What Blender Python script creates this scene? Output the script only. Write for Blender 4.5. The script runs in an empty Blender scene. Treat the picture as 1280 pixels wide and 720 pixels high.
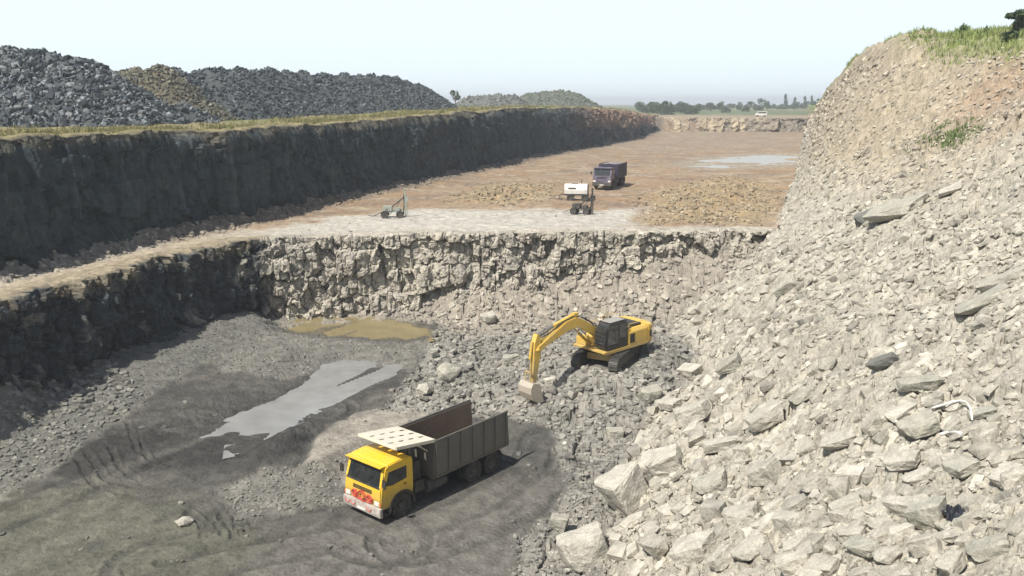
import bpy, bmesh, math, random
import numpy as np
from mathutils import Vector, Matrix
R = math.radians
scene = bpy.context.scene
C = scene.collection

# ------------------------------------------------------------------ camera, sky, sun, exposure
PITCH = 12.2
FPX = 1065.0                       # focal length in pixels of the 1280 px wide photograph
cam_d = bpy.data.cameras.new('camera'); cam = bpy.data.objects.new('camera', cam_d); C.objects.link(cam)
cam_d.sensor_width = 36.0; cam_d.lens = 36.0 * FPX / 1280.0
cam_d.clip_start = 0.1; cam_d.clip_end = 9000
cam.location = (0, 0, 0); cam.rotation_euler = (R(90 - PITCH), 0, 0)
scene.camera = cam

SUN_EL, SUN_AZ = 54.0, math.degrees(math.atan2(-0.69, -0.72))     # azimuth measured from +y towards +x
world = bpy.data.worlds.new('World'); scene.world = world; world.use_nodes = True
wn = world.node_tree; wn.nodes.clear()
w_out = wn.nodes.new('ShaderNodeOutputWorld'); w_bg = wn.nodes.new('ShaderNodeBackground')
w_sky = wn.nodes.new('ShaderNodeTexSky'); w_sky.sky_type = 'NISHITA'; w_sky.sun_disc = False
w_sky.sun_elevation = R(SUN_EL); w_sky.sun_rotation = R(SUN_AZ)
w_sky.air_density = 1.0; w_sky.dust_density = 2.0; w_sky.ozone_density = 1.0; w_sky.altitude = 0
w_mix = wn.nodes.new('ShaderNodeMix'); w_mix.data_type = 'RGBA'; w_mix.inputs[0].default_value = 0.62
w_mix.inputs[7].default_value = (8.9, 10.1, 10.7, 1)                 # milky high haze veil over the whole sky
w_tc = wn.nodes.new('ShaderNodeTexCoord'); w_sep = wn.nodes.new('ShaderNodeSeparateXYZ'); w_mr = wn.nodes.new('ShaderNodeMapRange')
wn.links.new(w_tc.outputs['Generated'], w_sep.inputs[0]); wn.links.new(w_sep.outputs['Z'], w_mr.inputs[0])   # the veil is thick near the horizon, thin overhead
w_mr.inputs[1].default_value = .18; w_mr.inputs[2].default_value = .55; w_mr.inputs[3].default_value = .85; w_mr.inputs[4].default_value = .0
wn.links.new(w_mr.outputs[0], w_mix.inputs[0])
wn.links.new(w_sky.outputs[0], w_mix.inputs[6])
wn.links.new(w_mix.outputs[2], w_bg.inputs[0]); w_bg.inputs[1].default_value = 0.085
wn.links.new(w_bg.outputs[0], w_out.inputs[0])

sun_d = bpy.data.lights.new('sun', 'SUN'); sun = bpy.data.objects.new('sun', sun_d); C.objects.link(sun)
sun_d.energy = 4.6; sun_d.angle = R(0.6); sun_d.color = (1.0, 0.95, 0.86)
to_sun = Vector((math.sin(R(SUN_AZ)) * math.cos(R(SUN_EL)), math.cos(R(SUN_AZ)) * math.cos(R(SUN_EL)), math.sin(R(SUN_EL))))
sun.rotation_euler = to_sun.to_track_quat('Z', 'Y').to_euler()
sun.location = (-40, -30, 60)

scene.view_settings.view_transform = 'Standard'; scene.view_settings.look = 'None'
scene.view_settings.exposure = 0.46; scene.view_settings.gamma = 1.0
scene.view_settings.use_curve_mapping = False
scene.render.engine = 'CYCLES'
scene.cycles.use_denoising = True
scene.cycles.max_bounces = 5; scene.cycles.diffuse_bounces = 2; scene.cycles.glossy_bounces = 2
scene.cycles.transmission_bounces = 3; scene.cycles.volume_bounces = 0; scene.cycles.transparent_max_bounces = 6
scene.cycles.volume_step_rate = 4.0

# ------------------------------------------------------------------ numpy noise
def _h(ix, iy, s):
    ix = ix.astype(np.int64); iy = iy.astype(np.int64)
    n = (ix * 374761393 + iy * 668265263 + s * 1442695041) & 0xffffffff
    n = ((n ^ (n >> 13)) * 1274126177) & 0xffffffff
    n = ((n ^ (n >> 16)) * 2246822519) & 0xffffffff
    return ((n ^ (n >> 15)) & 0xffffff) / float(0xffffff)
def vnoise(x, y, s=0):
    x = np.asarray(x, float); y = np.asarray(y, float)
    ix = np.floor(x); iy = np.floor(y); fx = x - ix; fy = y - iy
    fx = fx * fx * fx * (fx * (fx * 6 - 15) + 10); fy = fy * fy * fy * (fy * (fy * 6 - 15) + 10)
    a = _h(ix, iy, s); b = _h(ix + 1, iy, s); c = _h(ix, iy + 1, s); d = _h(ix + 1, iy + 1, s)
    return (a * (1 - fx) + b * fx) * (1 - fy) + (c * (1 - fx) + d * fx) * fy
def fbm(x, y, s=0, o=4):
    t = 0; a = .5; n = 0
    for i in range(o):
        t = t + a * (vnoise(x, y, s + i * 17) * 2 - 1); n += a; a *= .5
        x = x * 2.03 + 11.3; y = y * 2.03 - 7.1
    return t / n
def worley(x, y, s=0, cheb=0.0):
    x = np.asarray(x, float); y = np.asarray(y, float)
    ix = np.floor(x); iy = np.floor(y)
    f1 = np.full(x.shape, 9.0); f2 = np.full(x.shape, 9.0); idn = np.zeros(x.shape); id2 = np.zeros(x.shape)
    for dx in (-1, 0, 1):
        for dy in (-1, 0, 1):
            cx = ix + dx; cy = iy + dy
            px = cx + .1 + .8 * _h(cx, cy, s); py = cy + .1 + .8 * _h(cx, cy, s + 5)
            d = np.hypot(px - x, py - y) if not cheb else (1 - cheb) * np.hypot(px - x, py - y) + cheb * np.maximum(abs(px - x), abs(py - y))
            k = _h(cx, cy, s + 9); k2 = _h(cx, cy, s + 13)
            closer = d < f1
            f2 = np.where(closer, f1, np.minimum(f2, d))
            idn = np.where(closer, k, idn); id2 = np.where(closer, k2, id2); f1 = np.where(closer, d, f1)
    return f1, f2, idn, id2
def sstep(a, b, x):
    t = np.clip((x - a) / (b - a), 0, 1); return t * t * (3 - 2 * t)
def smax(a, b, k):
    h = np.clip(.5 + .5 * (a - b) / k, 0, 1); return b * (1 - h) + a * h + k * h * (1 - h)
def smin(a, b, k): return -smax(-a, -b, k)

# point of the place seen at a photo pixel, on the level z (used only to measure positions)
cp, sp_ = math.cos(R(PITCH)), math.sin(R(PITCH))
def ray(u, v):
    a = (u - 640) / FPX; b = (360 - v) / FPX
    return np.array((a, cp + b * sp_, -sp_ + b * cp))
def P(u, v, z):
    d = ray(u, v); t = z / d[2]; return (d[0] * t, d[1] * t)
def poly_sd(x, y, poly):
    """signed distance, positive inside"""
    pts = np.array(poly, float); n = len(pts)
    d = np.full(x.shape, 1e9); inside = np.zeros(x.shape, bool)
    for i in range(n):
        a = pts[i]; b = pts[(i + 1) % n]; e = b - a
        t = np.clip(((x - a[0]) * e[0] + (y - a[1]) * e[1]) / (e @ e), 0, 1)
        d = np.minimum(d, np.hypot(x - a[0] - t * e[0], y - a[1] - t * e[1]))
        c = ((a[1] > y) != (b[1] > y)) & (x < (b[0] - a[0]) * (y - a[1]) / ((b[1] - a[1]) or 1e-9) + a[0])
        inside ^= c
    return np.where(inside, d, -d)
def line_d(x, y, pts):
    d = np.full(x.shape, 1e9)
    for a, b in zip(pts[:-1], pts[1:]):
        a = np.array(a, float); e = np.array(b, float) - a
        t = np.clip(((x - a[0]) * e[0] + (y - a[1]) * e[1]) / (e @ e), 0, 1)
        d = np.minimum(d, np.hypot(x - a[0] - t * e[0], y - a[1] - t * e[1]))
    return d

# ------------------------------------------------------------------ the shape of the quarry
BENCH = -10.5
def tps(pts, lam=0.5):
    p = np.array(pts, float); n = len(p)
    def U(r): return r * r * np.log(r + 1e-9)
    K = U(np.hypot(p[:, None, 0] - p[None, :, 0], p[:, None, 1] - p[None, :, 1])) + lam * np.eye(n)
    Q = np.c_[np.ones(n), p[:, :2]]
    A = np.block([[K, Q], [Q.T, np.zeros((3, 3))]])
    w = np.linalg.solve(A, np.r_[p[:, 2], 0, 0, 0])
    def f(x, y):
        z = w[n] + w[n + 1] * x + w[n + 2] * y
        for i in range(n): z = z + w[i] * U(np.hypot(x - p[i, 0], y - p[i, 1]))
        return z
    return f
floor_f = tps([(-40, 30, -17.2), (-30, 38, -17.2), (-26.5, 44.7, -16.5), (-22.3, 52, -16.1), (-18.8, 64, -15.8), (-12.8, 66, -16.5),
               (-12, 61, -16.7), (-5.7, 64.8, -17.1), (-24, 37, -17.5), (-19.8, 30, -17.9), (-10, 30, -18), (-4, 37, -18), (-8, 44, -17.5),
               (-15, 43, -17.4), (-13, 49, -17.3), (-5, 53, -17.3), (0, 30, -18), (0, 44, -17.7), (3, 60, -17.2), (12, 64, -16.9),
               (-16, 20, -18.2), (0, 12, -18.4), (10, 5, -18.4), (-30, 5, -18.2), (-18, 56, -16.4)])
def XL(y):      # foot of the left wall
    return np.interp(y, [-400, 0, 35, 49, 70, 95, 136, 170, 201, 250, 300, 345, 380, 9000], [-60, -47, -37.5, -31.6, -25.8, -18.8, -4.6, 5.5, 17, 35, 50, 60, 62, 300])
def rim_x(y):   # rim of the ledge on the left of the lower pit
    return np.interp(y, [-400, 8, 30, 44, 53.5, 60, 66.5, 90], [-50, -37, -31.5, -28.6, -25.6, -23.4, -21.7, -16])
def rim_y(x):   # rim of the bench facing the camera
    return np.interp(x, [-40, -21.7, -19, -13, -8, -2.6, 4, 9, 14, 22, 60], [66, 66.8, 67.8, 68.4, 69.6, 68.9, 70.2, 69.7, 70.8, 71.4, 73])
def plateau(y):
    return np.interp(y, [0, 49, 95, 136, 170, 201, 250, 300, 600, 3000, 9000], [-2.2, -2.2, -2.4, -1.3, -.9, -.95, -2.0, -4.0, -3.6, -2.5, -2])
def bank_toe(y):
    return np.interp(y, [-300, 0, 16, 30, 48, 60, 71, 85, 100, 124, 184, 234, 330, 9000], [-70, 5.5, 9.8, 13.3, 17.8, 19.4, 22, 26.8, 32.4, 41, 61.5, 78.5, 112, 3000])
def bank_k(y):
    return np.interp(y, [0, 50, 62, 72, 85, 100, 150, 250], [.74, .73, .78, .98, 1.6, 2.2, 2.8, 3.5])
def bank_top(y):
    return np.interp(y, [0, 50, 66, 74, 90, 108, 134, 160, 184, 234, 400, 2000, 9000], [3, 4.6, 5.3, 5.3, 6.3, 5.5, 4.3, 2.6, .8, -2.5, -3.6, -2.5, -2])
Y_FAR = 305.0
HEAP = (6.4, 51.0)

PUDDLE_Z = -17.42; OCHRE_Z = -16.95; POND_Z = -10.62
puddle_a = [P(u, v, PUDDLE_Z) for u, v in [(252, 546), (300, 518), (350, 500), (385, 478), (398, 456), (448, 450), (500, 456), (492, 480), (440, 498), (402, 512), (366, 530), (335, 552), (298, 560), (300, 540)]]
ochre_a = [P(u, v, OCHRE_Z) for u, v in [(345, 402), (362, 392), (430, 394), (500, 402), (548, 418), (520, 424), (430, 421), (372, 416)]]
pond_a = [P(u, v, POND_Z) for u, v in [(852, 206), (890, 197), (960, 192), (1005, 194), (1003, 207), (930, 212), (880, 212)]]
shelf_a = [P(u, v, -17.3) for u, v in [(372, 582), (398, 548), (440, 520), (500, 508), (545, 508), (560, 530), (520, 552), (470, 580), (420, 596)]]
rub_heap = [P(u, v, -16.8) for u, v in [(560, 395), (530, 430), (505, 470), (470, 505), (540, 512), (620, 505), (690, 520), (700, 570), (700, 600), (650, 640), (640, 700), (700, 760), (800, 760), (860, 600), (900, 420), (800, 380), (660, 375)]]
toe_left = [P(u, v, -15.8) for u, v in [(-40, 470), (40, 470), (200, 425), (345, 378), (352, 398), (300, 425), (200, 470), (110, 520), (40, 560), (-40, 590)]]
mid_rub = [P(u, v, -16.9) for u, v in [(300, 425), (420, 424), (540, 428), (520, 455), (430, 448), (350, 470), (280, 470), (240, 450)]]
wall_rub = [(-18.8, 62), (-21, 68), (28, 74), (28, 55), (14, 56), (12, 61), (4, 62.5), (-4, 64.5), (-12, 66)]
strip_rub = [P(u, v, -17.8) for u, v in [(270, 615), (330, 590), (380, 590), (440, 600), (430, 625), (350, 640), (290, 650)]]
och_heap1 = [P(u, v, BENCH) for u, v in [(545, 252), (600, 232), (690, 228), (705, 250), (640, 258)]]
och_heap2 = [P(u, v, BENCH) for u, v in [(800, 282), (795, 245), (850, 228), (920, 222), (975, 232), (985, 262), (940, 284), (860, 280)]]
pale_pad = [P(u, v, BENCH) for u, v in [(-40, 395), (-40, 378), (120, 333), (250, 298), (330, 283), (450, 266), (560, 262), (640, 262), (800, 262), (800, 285), (960, 290), (960, 310), (300, 312)]]
arcs = [[P(u, v, -17.8) for u, v in l] for l in (
    [(96, 585), (118, 612), (150, 622)], [(108, 576), (132, 604), (165, 614)], [(140, 572), (150, 594), (172, 606)], [(160, 545), (172, 572), (192, 586)],
    [(175, 560), (186, 584), (222, 590)], [(226, 652), (236, 640), (250, 650), (252, 668)], [(255, 664), (262, 645), (276, 664)], [(268, 664), (276, 642), (290, 664)], [(290, 668), (297, 640), (306, 662)],
    [(60, 560), (130, 545), (200, 534), (262, 520)], [(130, 560), (230, 545), (290, 520)])]
ruts = [[P(u, v, -17.8) for u, v in l] for l in (
    [(200, 700), (330, 672), (430, 652), (480, 670)], [(520, 668), (600, 640), (680, 592), (700, 556)], [(0, 640), (90, 606), (200, 566), (300, 545), (400, 522)],
    [(0, 585), (120, 556), (270, 536)])]

def smooth_base(x, y, want=False):
    zf = np.clip(floor_f(x, y), -18.6, -14.8)
    # rubble heap on the pit floor the excavator works from
    d = np.hypot((x - 7.5) / 6.5, (y - 52.5) / 6.0); zf = zf + 2.1 * np.exp(-d ** 2.6)
    d = np.hypot((x - 4.5) / 3.5, (y - 47.0) / 3.0); zf = zf + 0.5 * np.exp(-d ** 2)
    # scree at the foot of the face
    dpy = rim_y(x) - y; dpx = x - rim_x(y)
    hs = np.interp(x, [-22, -16, -6, 2, 8, 14, 20], [1.4, 1.7, 2.0, 3.0, 4.0, 5.0, 6.2]) + .5 * fbm(x / 4, y / 4, 31)
    zf = smax(zf, np.where(dpx > -1, -17.2 + hs - np.maximum(dpy, 0) * .72, -30), .7)
    zf = smax(zf, np.where(dpy > -1, -17.4 + 1.7 + .7 * fbm(x / 3, y / 3, 33) - np.maximum(dpx, 0) * .62, -30), .5)
    dsp = np.hypot(x + 31.5, (y - 44.5) / 1.2) + .8 * fbm(x / 2, y / 2, 35)
    zf = smax(zf, -11.6 - .95 * np.maximum(dsp - .6, 0), .4)
    # low shelf of dry mud above the puddle
    sd = poly_sd(x, y, shelf_a) + .3 * fbm(x / 1.5, y / 1.5, 41)
    zf = zf + .42 * sstep(-.25, .35, sd)
    # hollows that hold water
    ur, vr = x * .5 + y * .87, -x * .87 + y * .5
    for poly, zz, dep in ((puddle_a, PUDDLE_Z, .10), (ochre_a, OCHRE_Z, .12)):
        sd = poly_sd(x, y, poly) + .65 * fbm(ur / 4, vr / .8, 43, 3) + .25 + .12 * fbm(x / .4, y / .3, 44)
        k = sstep(-2.5, 0, sd)
        zf = zf * (1 - k) + (zz + .08 - .0 * sd) * k
        zf = zf - (.08 + dep) * sstep(-.3, .9, sd) + .07 * fbm(ur / 2.2, vr / .35, 46) * sstep(-1.5, 0, sd) * sstep(1.6, .3, sd) + .13 * sstep(.22, .5, fbm(ur / 7, vr / 1.1, 47, 2)) * sstep(-.5, .4, sd)
    mx_, my_ = P(368, 548, -17.2); mu = (x - mx_) * .5 + (y - my_) * .87; mv = -(x - mx_) * .87 + (y - my_) * .5
    zf = zf + .75 * np.exp(-((mu / 2.6) ** 2 + (mv / .9) ** 2)) * (1 + .3 * fbm(x / .8, y / .8, 48))
    zb = BENCH + .25 * fbm(x / 9, y / 9, 51)
    zb = zb + .4 * sstep(6, 0, x - XL(y)) * sstep(80, 110, y)
    for hp, hh in ((och_heap1, .55), (och_heap2, .7)):
        sd = poly_sd(x, y, hp) + 2.0 * fbm(x / 5, y / 5, 53)
        zb = zb + hh * sstep(-1, 5, sd) * (.5 + .9 * fbm(x / 3.5, y / 3.5, 55))
    sd = poly_sd(x, y, pond_a) + 7 * fbm(x / 9, y / 4, 57)
    k = sstep(-6, 0, sd); zb = zb * (1 - k) + (POND_Z + .08) * k - .2 * sstep(-1, 3, sd) + .26 * sstep(.05, .4, fbm(x / 8, y / 3, 58)) * sstep(-3, 0, sd)
    zb = zb + .8 * sstep(255, 300, y)
    dpit = np.minimum(dpy, dpx)
    kp = sstep(-1.25, -.75, dpit)
    z = zb * (1 - kp) + zf * kp
    # far face
    kf = sstep(Y_FAR + .8, Y_FAR + 1.6, y)
    zfar = np.interp(y, [300, 420, 600, 3000, 9000], [-5.0, -5.2, -4.2, -2.5, -2]) + .6 * fbm(x / 60, y / 60, 61) * sstep(330, 420, y)
    z = z * (1 - kf) + zfar * kf
    # scree under the left wall and plateau above it
    dl = XL(y) - x
    z = smax(z, np.where(kp > .5, -40, BENCH + .55 + .45 * fbm(x / 6, y / 6, 63) + np.minimum(dl, .6) * .5), .4)
    kl = sstep(2.9, 3.7, dl) * sstep(420, 330, y)
    zp = plateau(y) + .25 * fbm(x / 8, y / 8, 65) + np.clip(dl - 2, 0, 60) * .012
    z = z * (1 - kl) + zp * kl
    # right bank
    dx = x - bank_toe(y)
    bs = BENCH + bank_k(y) * dx + .9 * fbm(x / 7, y / 7, 71) + .45 * fbm(x / 2.6, y / 2.6, 73)
    bt = bank_top(y) + sstep(70, 95, y) * (.7 * fbm(x / 2.2, y / 3, 76) + .5 * (worley(x / 1.6, y / 2.2, 77)[2] - .5)) + np.clip((x - 30) * .035, 0, 2.5) + .35 * fbm(x / 6, y / 6, 75)
    bk = smin(bs, bt, 1.2)
    kb = sstep(-.1, .8, bk - z)
    z = smax(z, bk, .35)
    if want: return z, dict(pit=kp, plat=kl, bank=kb, dl=dl, dpit=dpit, bk_top=bt - bs, far=kf)
    return z

PADS = []     # level standing places: x, y, z, radius
def masks(x, y, m):
    w = .5 * fbm(x / 1.3, y / 1.3, 81)
    rub = m['bank'] * .95
    rub = np.maximum(rub, sstep(-.4, .5, poly_sd(x, y, rub_heap) + w) * m['pit'])
    for p in (toe_left, mid_rub, wall_rub, strip_rub): rub = np.maximum(rub, .8 * sstep(-.3, .5, poly_sd(x, y, p) + w) * m['pit'])
    rub = np.maximum(rub, .85 * sstep(6.5, 5, np.hypot(x + 31.5, (y - 44.5) / 1.2) + w) * m['pit'])
    m['fine'] = np.maximum(np.maximum(sstep(-.3, .5, poly_sd(x, y, toe_left)), sstep(-.3, .5, poly_sd(x, y, mid_rub))), sstep(-.3, .5, poly_sd(x, y, strip_rub))) * m['pit'] * (1 - m['bank'])
    for p in (och_heap1, och_heap2): rub = np.maximum(rub, .75 * sstep(-2, 4, poly_sd(x, y, p) + 6 * w) * (1 - m['pit']))
    rub = np.maximum(rub, .8 * sstep(-np.interp(y, [60, 90], [1.6, 3.2]), -.8, m['dl']) * (1 - m['plat']) * (1 - m['pit']))
    rub = rub * (1 - m['plat'])
    return rub
def height(x, y, want=False):
    x = np.asarray(x, float); y = np.asarray(y, float)
    z, m = smooth_base(x, y, True)
    rub = masks(x, y, m)
    q = .25 * fbm(x, y, 91)
    f1, f2, i1, i2 = worley(x / 1.25 + q, y / 1.05 + q, 7)
    g1, g2, j1, j2 = worley(x / .46 + q, y / .42 + q, 8)
    tilt = (i2 - .5) * .5 * f1
    near = sstep(260, 60, y)
    z = z + rub * (1 - .72 * m['fine']) * near * (.34 * (i1 - .5) + tilt - .16 * sstep(.14, 0, f2 - f1) + .15 * (j1 - .5) - .05 * sstep(.15, 0, g2 - g1))
    fl = m['pit'] * (1 - rub)
    wet = sstep(-.3, .3, poly_sd(x, y, puddle_a)) + sstep(-.3, .3, poly_sd(x, y, ochre_a))
    fl = fl * (1 - np.clip(wet, 0, 1))
    ur = x * .6 + y * .8; vr = -x * .8 + y * .6
    z = z + fl * (.06 * fbm(x / 2.2, y / 1.4, 93) + .07 * fbm(ur / 3.5, vr / .8, 92) + .025 * fbm(x / .35, y / .3, 95, 3) + .03 * sstep(.1, .6, fbm(x / .9, y / .7, 96)))
    rd = np.zeros(x.shape)
    for l, offs, wd in [(l, (0.0, 1.9), .30) for l in ruts] + [(l, (0.0,), .17) for l in arcs]:
        d = line_d(x, y, l) + .10 * fbm(x / .8, y / .8, 97)
        for off in offs:
            e = np.abs(d - off); rd = np.maximum(rd, sstep(wd, wd * .4, e)); z = z + fl * (.045 * np.exp(-((e - wd * 1.2) / .1) ** 2))
    z = z - fl * .07 * rd
    bn = (1 - m['pit']) * (1 - rub) * (1 - m['bank'])
    z = z + bn * (.07 * fbm(x / 1.8, y / 1.8, 98) + .05 * fbm(x / .5, y / .5, 99, 2))
    for px, py, pz, pr in PADS:
        d = np.hypot(x - px, y - py); k = sstep(pr + 1.2, pr, d); z = z * (1 - k) + (pz + .03 * fbm(x / .6, y / .6, 94)) * k
    if want:
        m['rub'] = rub; m['rut'] = rd; return z, m
    return z
def H1(x, y): return float(height(np.array([x]), np.array([y]))[0])
def hit(u, v):
    d = ray(u, v); t = np.geomspace(8, 900, 3000)
    z = height(d[0] * t, d[1] * t); below = np.nonzero(d[2] * t <= z)[0]
    i = below[0] if len(below) else len(t) - 1
    return np.array((d[0] * t[i], d[1] * t[i], z[i])), t[i]

TRUCK_XY = (-3.9, 38.0); TRUCK_Z = -17.98
EXC_Z = -15.75
PADS += [(TRUCK_XY[0], TRUCK_XY[1], TRUCK_Z, 4.4), (HEAP[0] - .4, HEAP[1], EXC_Z, 2.3)]

# ------------------------------------------------------------------ colours of the ground (albedo)
def mixc(c, k, col): k = k[..., None]; return c * (1 - k) + np.array(col) * k
def ground_colour(x, y, z, m):
    n1 = fbm(x / 3, y / 3, 101); n2 = fbm(x / .8, y / .8, 103); n3 = fbm(x / 12, y / 12, 105)
    c = np.zeros(x.shape + (3,)) + np.array((.44, .415, .36))                              # bench: pale dust
    # bench: brown clay behind the pale pad
    clay = sstep(-1.5, 1.5, -poly_sd(x, y, pale_pad) + 2.5 * n1) * sstep(60, 75, y)
    c = mixc(c, clay * .95, (.275, .20, .132))
    c = mixc(c, clay * sstep(.0, .5, n1 + .4 * n2) * .5, (.33, .265, .185))
    c = mixc(c, clay * sstep(.0, .5, n3) * .5, (.205, .16, .115))
    c = mixc(c, clay * sstep(.1, .45, fbm(x / 7, y / 3, 118)) * .55, (.31, .19, .10))
    c = mixc(c, clay * sstep(.15, .5, fbm(x / 5, y / 2.5, 119)) * .6, (.16, .13, .105)); c = mixc(c, clay * sstep(.2, .5, fbm(x / 4, y / 1.6, 120)) * .6, (.40, .34, .26))
    c = mixc(c, clay * sstep(170, 220, y) * .3, (.27, .23, .18))
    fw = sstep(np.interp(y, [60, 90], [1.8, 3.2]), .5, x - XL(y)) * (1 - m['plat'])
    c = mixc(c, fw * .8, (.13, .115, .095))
    led = sstep(7, 3, x - XL(y)) * sstep(.8, 1.8, x - XL(y)) * sstep(85, 60, y)
    c = mixc(c, led * .75, (.36, .29, .20))
    # pit floor
    ur = x * .6 + y * .8; vr = -x * .8 + y * .6
    f = np.zeros_like(c) + np.array((.104, .100, .088))
    f = mixc(f, sstep(-.2, .5, n1) * .8, (.080, .078, .070))
    f = mixc(f, sstep(0, .5, fbm(x / 5, y / 2.2, 107)) * .6, (.058, .058, .054))
    ol = poly_sd(x, y, [P(u, v, -18) for u, v in [(-60, 760), (-60, 640), (120, 610), (260, 640), (330, 680), (300, 760)]])
    f = mixc(f, sstep(-1.5, 1.5, ol + n1) * .7, (.138, .137, .102))
    gr = poly_sd(x, y, [P(u, v, -18) for u, v in [(250, 760), (330, 690), (480, 640), (620, 600), (700, 600), (660, 760)]])
    f = mixc(f, sstep(-1.5, 1.5, gr + n1) * .75, (.165, .155, .137))
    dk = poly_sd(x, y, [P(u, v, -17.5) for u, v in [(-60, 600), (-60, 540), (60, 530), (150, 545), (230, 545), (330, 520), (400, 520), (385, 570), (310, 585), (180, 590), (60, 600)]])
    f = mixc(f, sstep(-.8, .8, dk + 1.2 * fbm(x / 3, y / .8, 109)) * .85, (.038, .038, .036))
    wet = sstep(-1.0, .1, poly_sd(x, y, puddle_a) + .5 * n1)
    f = mixc(f, wet * .85, (.07, .068, .062))
    oc = sstep(-.7, .3, poly_sd(x, y, ochre_a) + .6 * n1)
    f = mixc(f, oc * .7, (.18, .15, .085))
    sh = sstep(-.1, .4, poly_sd(x, y, shelf_a) + .3 * n2)
    mx_, my_ = P(368, 548, -17.2); mu = (x - mx_) * .5 + (y - my_) * .87; mv = -(x - mx_) * .87 + (y - my_) * .5
    f = mixc(f, sstep(1.3, .8, np.hypot(mu / 2.6, mv / .9) + .3 * n2) * .9, (.05, .05, .047)); sh = sh * sstep(.9, 1.3, np.hypot(mu / 2.6, mv / .9) + .3 * n2)
    f = mixc(f, sh, (.30, .275, .23))
    f = mixc(f, sstep(.1, .5, fbm(ur / 4, vr / .6, 115)) * .5, (.065, .064, .058)); f = mixc(f, sstep(.15, .5, fbm(ur / 5, vr / .9, 116)) * .4, (.16, .15, .13))
    f = mixc(f, m['rut'] * .45, (.055, .054, .05))
    r = m['rub']
    grav = np.zeros_like(c) + np.array((.25, .238, .208))
    grav = mixc(grav, sstep(-.1, .5, n1) * .7, (.16, .155, .14))
    grav = mixc(grav, sstep(0, .6, n2) * .5, (.31, .29, .245))
    f = f * (1 - r[..., None]) + grav * r[..., None]
    scree = sstep(9, 3, rim_y(x) - y) * sstep(-19, -12, x) * r
    f = mixc(f, scree * .75, (.33, .29, .235))
    sp2 = sstep(6, 4, np.hypot(x + 31.5, (y - 44.5) / 1.2)); f = mixc(f, sp2 * .8, (.34, .32, .26)); tl = sstep(-.3, .8, poly_sd(x, y, toe_left)) * (1 - sp2); f = mixc(f, tl * .6, (.125, .13, .115))
    c = c * (1 - m['pit'][..., None]) + f * m['pit'][..., None]
    c = mixc(c, m['fine'] * .45, (.125, .122, .108))
    # heaps of ochre rubble on the bench
    for p in (och_heap1, och_heap2):
        c = mixc(c, sstep(-1, 2, poly_sd(x, y, p) + 3 * n2) * .7 * (1 - m['pit']), (.30, .235, .14))
    pw = sstep(-5, 0, poly_sd(x, y, pond_a)); c = mixc(c, pw * .6, (.30, .27, .22))
    # far bench and fields
    c = mixc(c, sstep(310, 340, y) * .9, (.30, .245, .17))
    c = mixc(c, sstep(395, 450, y + 30 * n3), (.13, .16, .08))
    c = mixc(c, sstep(500, 700, y) * sstep(-.1, .3, fbm(x / 90, y / 200, 111)), (.22, .21, .11))
    # left plateau
    g = np.zeros_like(c) + np.array((.25, .20, .12))
    g = mixc(g, sstep(-.25, .35, n1 + n3 * .5) * .8, (.17, .19, .075))
    g = mixc(g, sstep(.1, .5, n2) * .5, (.30, .26, .18))
    g = mixc(g, sstep(85, 60, y) * .6 * sstep(.0, .4, n1 + .1), (.26, .16, .09))
    g = mixc(g, sstep(195, 240, y) * .7, (.24, .16, .12))
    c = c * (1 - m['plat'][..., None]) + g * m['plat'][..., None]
    # right bank
    b = np.zeros_like(c) + np.array((.39, .365, .305))
    b = mixc(b, sstep(-.1, .6, n1) * .5, (.31, .285, .235))
    b = mixc(b, sstep(.0, .6, n2) * .5, (.44, .41, .33))
    b = mixc(b, sstep(-9, -3, z + 2 * n1) * sstep(35, 70, y) * .7, (.33, .27, .185))
    br = sstep(9, 2, np.hypot((x - 37) / 1.0, (y - 58) / 1.3) + 3 * n1)
    b = mixc(b, br * .6, (.30, .20, .13))
    gx_ = sstep(-3, 4, x - 37 - (y - 75) * .25 + 3 * n1)
    tp = sstep(3.6, 1.3, m['bk_top'] + 1.5 * n1) * gx_
    b = mixc(b, tp * .8, (.21, .20, .10))
    b = mixc(b, gx_ * sstep(2.6, .6, m['bk_top'] + 1.0 * n1) * .9, (.17, .22, .07))
    c = c * (1 - m['bank'][..., None]) + b * m['bank'][..., None]
    dark = sstep(.35, -.5, (z - smooth_base(x, y)) * 4 + .2)
    return c * (1 + .10 * n2[..., None])

# ------------------------------------------------------------------ materials
def nt(m): m.use_nodes = True; return m.node_tree
def new_mat(name):
    m = bpy.data.materials.new(name); t = nt(m); b = t.nodes['Principled BSDF']; return m, t, b
def noise_node(t, scale, detail=6, rough=.6, coord=None):
    n = t.nodes.new('ShaderNodeTexNoise'); n.inputs['Scale'].default_value = scale
    n.inputs['Detail'].default_value = detail; n.inputs['Roughness'].default_value = rough
    if coord is not None: t.links.new(coord, n.inputs['Vector'])
    return n
def ramp(t, fac, stops):
    r = t.nodes.new('ShaderNodeValToRGB'); t.links.new(fac, r.inputs[0]); e = r.color_ramp.elements
    while len(e) < len(stops): e.new(.5)
    for s, (p, c) in zip(e, stops): s.position = p; s.color = (c, c, c, 1) if isinstance(c, (int, float)) else (*c, 1)
    return r
def mulc(t, a, b, f=1.0):
    m = t.nodes.new('ShaderNodeMix'); m.data_type = 'RGBA'; m.blend_type = 'MULTIPLY'; m.inputs[0].default_value = f
    t.links.new(a, m.inputs[6]); t.links.new(b, m.inputs[7]); return m.outputs[2]
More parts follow.
